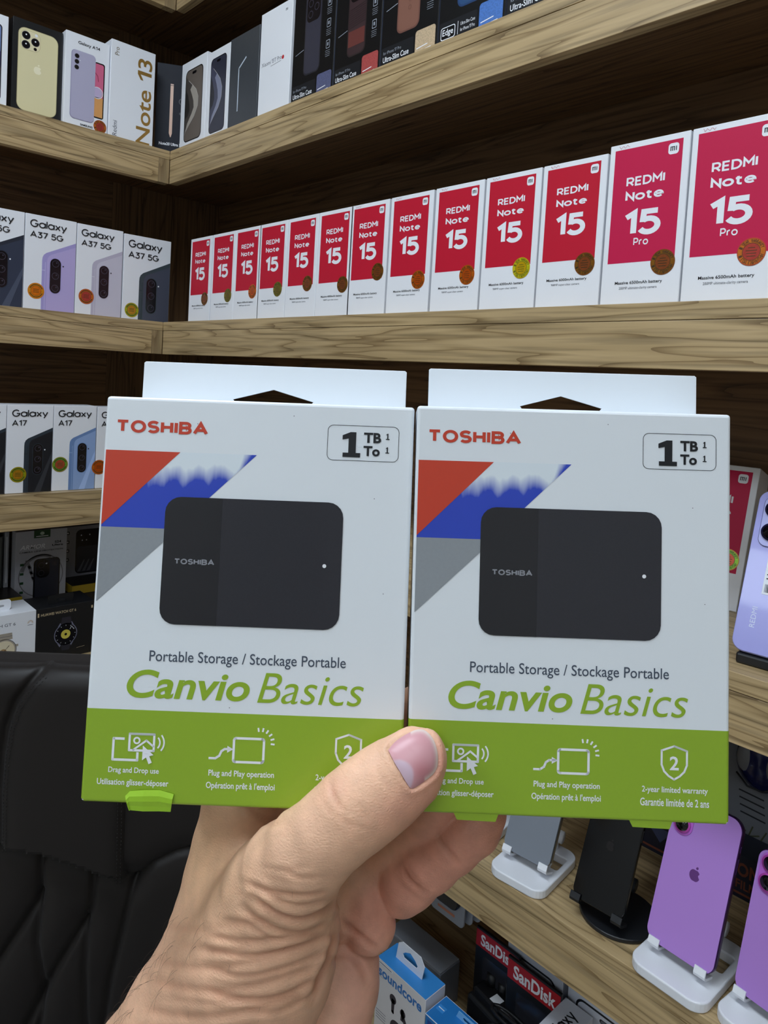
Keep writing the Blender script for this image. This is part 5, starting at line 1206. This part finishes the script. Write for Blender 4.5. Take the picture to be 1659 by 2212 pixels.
mpw = N('ShaderNodeMapping'); mpw.inputs['Scale'].default_value = (500, 500, 1900); mpw.inputs['Rotation'].default_value = (.3, .2, 0); Ln.new(tc.outputs['Object'], mpw.inputs[0])
n2 = N('ShaderNodeTexNoise'); n2.inputs['Scale'].default_value = 1; n2.inputs['Detail'].default_value = 3; Ln.new(mpw.outputs[0], n2.inputs['Vector'])
ad = N('ShaderNodeMath'); ad.operation = 'ADD'; Ln.new(vo.outputs['Distance'], ad.inputs[0]); Ln.new(n2.outputs['Fac'], ad.inputs[1])
bp = N('ShaderNodeBump'); bp.inputs['Strength'].default_value = .35; bp.inputs['Distance'].default_value = .0004; Ln.new(ad.outputs[0], bp.inputs['Height']); Ln.new(bp.outputs[0], bs.inputs['Normal'])
SKIN = m
me = bpy.data.meshes.new('person'); me.from_pydata(world.tolist(), [], faces.tolist()); me.materials.append(SKIN)
me.polygons.foreach_set('use_smooth', [True] * len(me.polygons))
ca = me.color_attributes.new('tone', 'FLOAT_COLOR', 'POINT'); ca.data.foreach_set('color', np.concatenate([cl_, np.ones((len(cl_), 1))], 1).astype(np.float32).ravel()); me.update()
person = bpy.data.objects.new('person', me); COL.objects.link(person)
tag(person, 'bare left hand and forearm holding two drive cartons upright, thumb in front', 'person')
# thumbnail plate: a curved patch laid on the thumb
def on_skin(qx, qy, lift):
    d = np.stack([(qx - PX) / F, (qy - PY) / F, np.ones_like(qx)], 1); t = np.full(len(qx), .205)
    for _ in range(60): t = t + field((d * t[:, None]).astype(np.float32)) * .8
    P = d * t[:, None]; return P, grad(P.astype(np.float32))
ns, nr = 72, 14; cen = np.array([896., 1636.])
ang = smooth_poly(NC, 4)[:-1]; ring_pts = ang; ns = len(ring_pts)
vq = [cen]; rad = [0.]
for j in range(1, nr + 1):
    for q in ring_pts: vq.append(cen + (q - cen) * (j / nr) * 1.01); rad.append(j / nr)
vq = np.array(vq); rad = np.array(rad)
Pn, Gn = on_skin(vq[:, 0], vq[:, 1], 0)
lift = -.0001 + .00055 * (1 - rad ** 6)
Pn = Pn + Gn * lift[:, None]; Wn = CAM + Pn @ CAMM
fn = [(0, 1 + i, 1 + (i + 1) % ns) for i in range(ns)]
for j in range(nr - 1):
    for i in range(ns): fn.append((1 + j * ns + i, 1 + (j + 1) * ns + i, 1 + (j + 1) * ns + (i + 1) % ns, 1 + j * ns + (i + 1) % ns))
ax_ = np.array([.78, -.62]); s_ = (vq - np.array([864., 1661.])) @ ax_; c_ = (vq - np.array([864., 1661.])) @ np.array([.62, .78])
pink = np.array([206, 152, 158.]); lun = np.array([200, 172, 186.]); tipc = np.array([232, 216, 206.]); deep = np.array([180, 112, 118.])
cn = np.tile(pink, (len(vq), 1))
def mixn(wt, c):
    global cn
    wt = np.clip(wt, 0, 1)[:, None]; cn = cn * (1 - wt) + c * wt
mixn(.7 * np.exp(-(((vq[:, 0] - 912) / 24) ** 2 + ((vq[:, 1] - 1668) / 22) ** 2)), deep)
lw = 22 - .020 * (c_ - 8) ** 2; mixn(1 / (1 + np.exp((s_ - lw) / 1.2)), lun)
far = np.linalg.norm(vq - np.array([880., 1650.]), axis=1); mixn((vq[:, 0] + .3 * (1640 - vq[:, 1]) > 905) / (1 + np.exp(-(rad - .88) / .03)) * .9, tipc)
cnl = ((cn / 255 + .055) / 1.055) ** 2.4
me = bpy.data.meshes.new('thumbnail'); me.from_pydata(Wn.tolist(), [], fn)
m = mat('nail_plate', (212, 160, 168), .36, spec=.4); 
at = m.node_tree.nodes.new('ShaderNodeAttribute'); at.attribute_name = 'tone'; m.node_tree.links.new(at.outputs['Color'], m.node_tree.nodes['Principled BSDF'].inputs['Base Color'])
me.materials.append(m); me.polygons.foreach_set('use_smooth', [True] * len(me.polygons))
ca = me.color_attributes.new('tone', 'FLOAT_COLOR', 'POINT'); ca.data.foreach_set('color', np.concatenate([cnl, np.ones((len(cnl), 1))], 1).astype(np.float32).ravel()); me.update()
nail = bpy.data.objects.new('thumbnail', me); COL.objects.link(nail); nail.parent = person; nail['label'] = 'pink thumbnail with a pale half moon'
# fine arm hair along the outer edge of the forearm and a few on the hand
hair = mat('dark_arm_hair', (70, 54, 44), .5)
b = MB(); rnd = random.Random(11)
k_out = np.where((py > 1960) & (py < 2330) & (Nn[:, 0] < -.72) & (Nn[:, 2] < .45))[0]
pick = [int(k_out[rnd.randrange(len(k_out))]) for _ in range(150)] if len(k_out) else []
k_in = np.where((py > 1760) & (py < 2212) & (px < 640) & (Nn[:, 2] < -.4))[0]
pick2 = [int(k_in[rnd.randrange(len(k_in))]) for _ in range(26)]
for lst, L0 in ((pick, .010), (pick2, .0035)):
    for i in lst:
        if lst is pick and rnd.random() > (py[i] - 1850) / 330: continue
        p = pos2[i]; n_ = Nn[i]; Lh = L0 * rnd.uniform(.5, 1.15); dirn = np.array([-.25, .95, -.05]) + np.array([rnd.gauss(0, .2) for _ in range(3)])
        nb = .75 if lst is pick else .22
        pts = [p - n_ * .0003]
        for s in (1, 2, 3, 4): pts.append(pts[-1] + (n_ * nb * (1.2 - .28 * s) + dirn * (.35 + .22 * s)) * Lh / 4)
        W_ = [tuple(CAM + q @ CAMM) for q in pts]; b.tube(W_, [.00004, .00004, .000035, .00003, .00001], hair, 3, False)
o = b.build('arm_hair', person); o['kind'] = 'stuff'; o['label'] = 'dark arm hair'
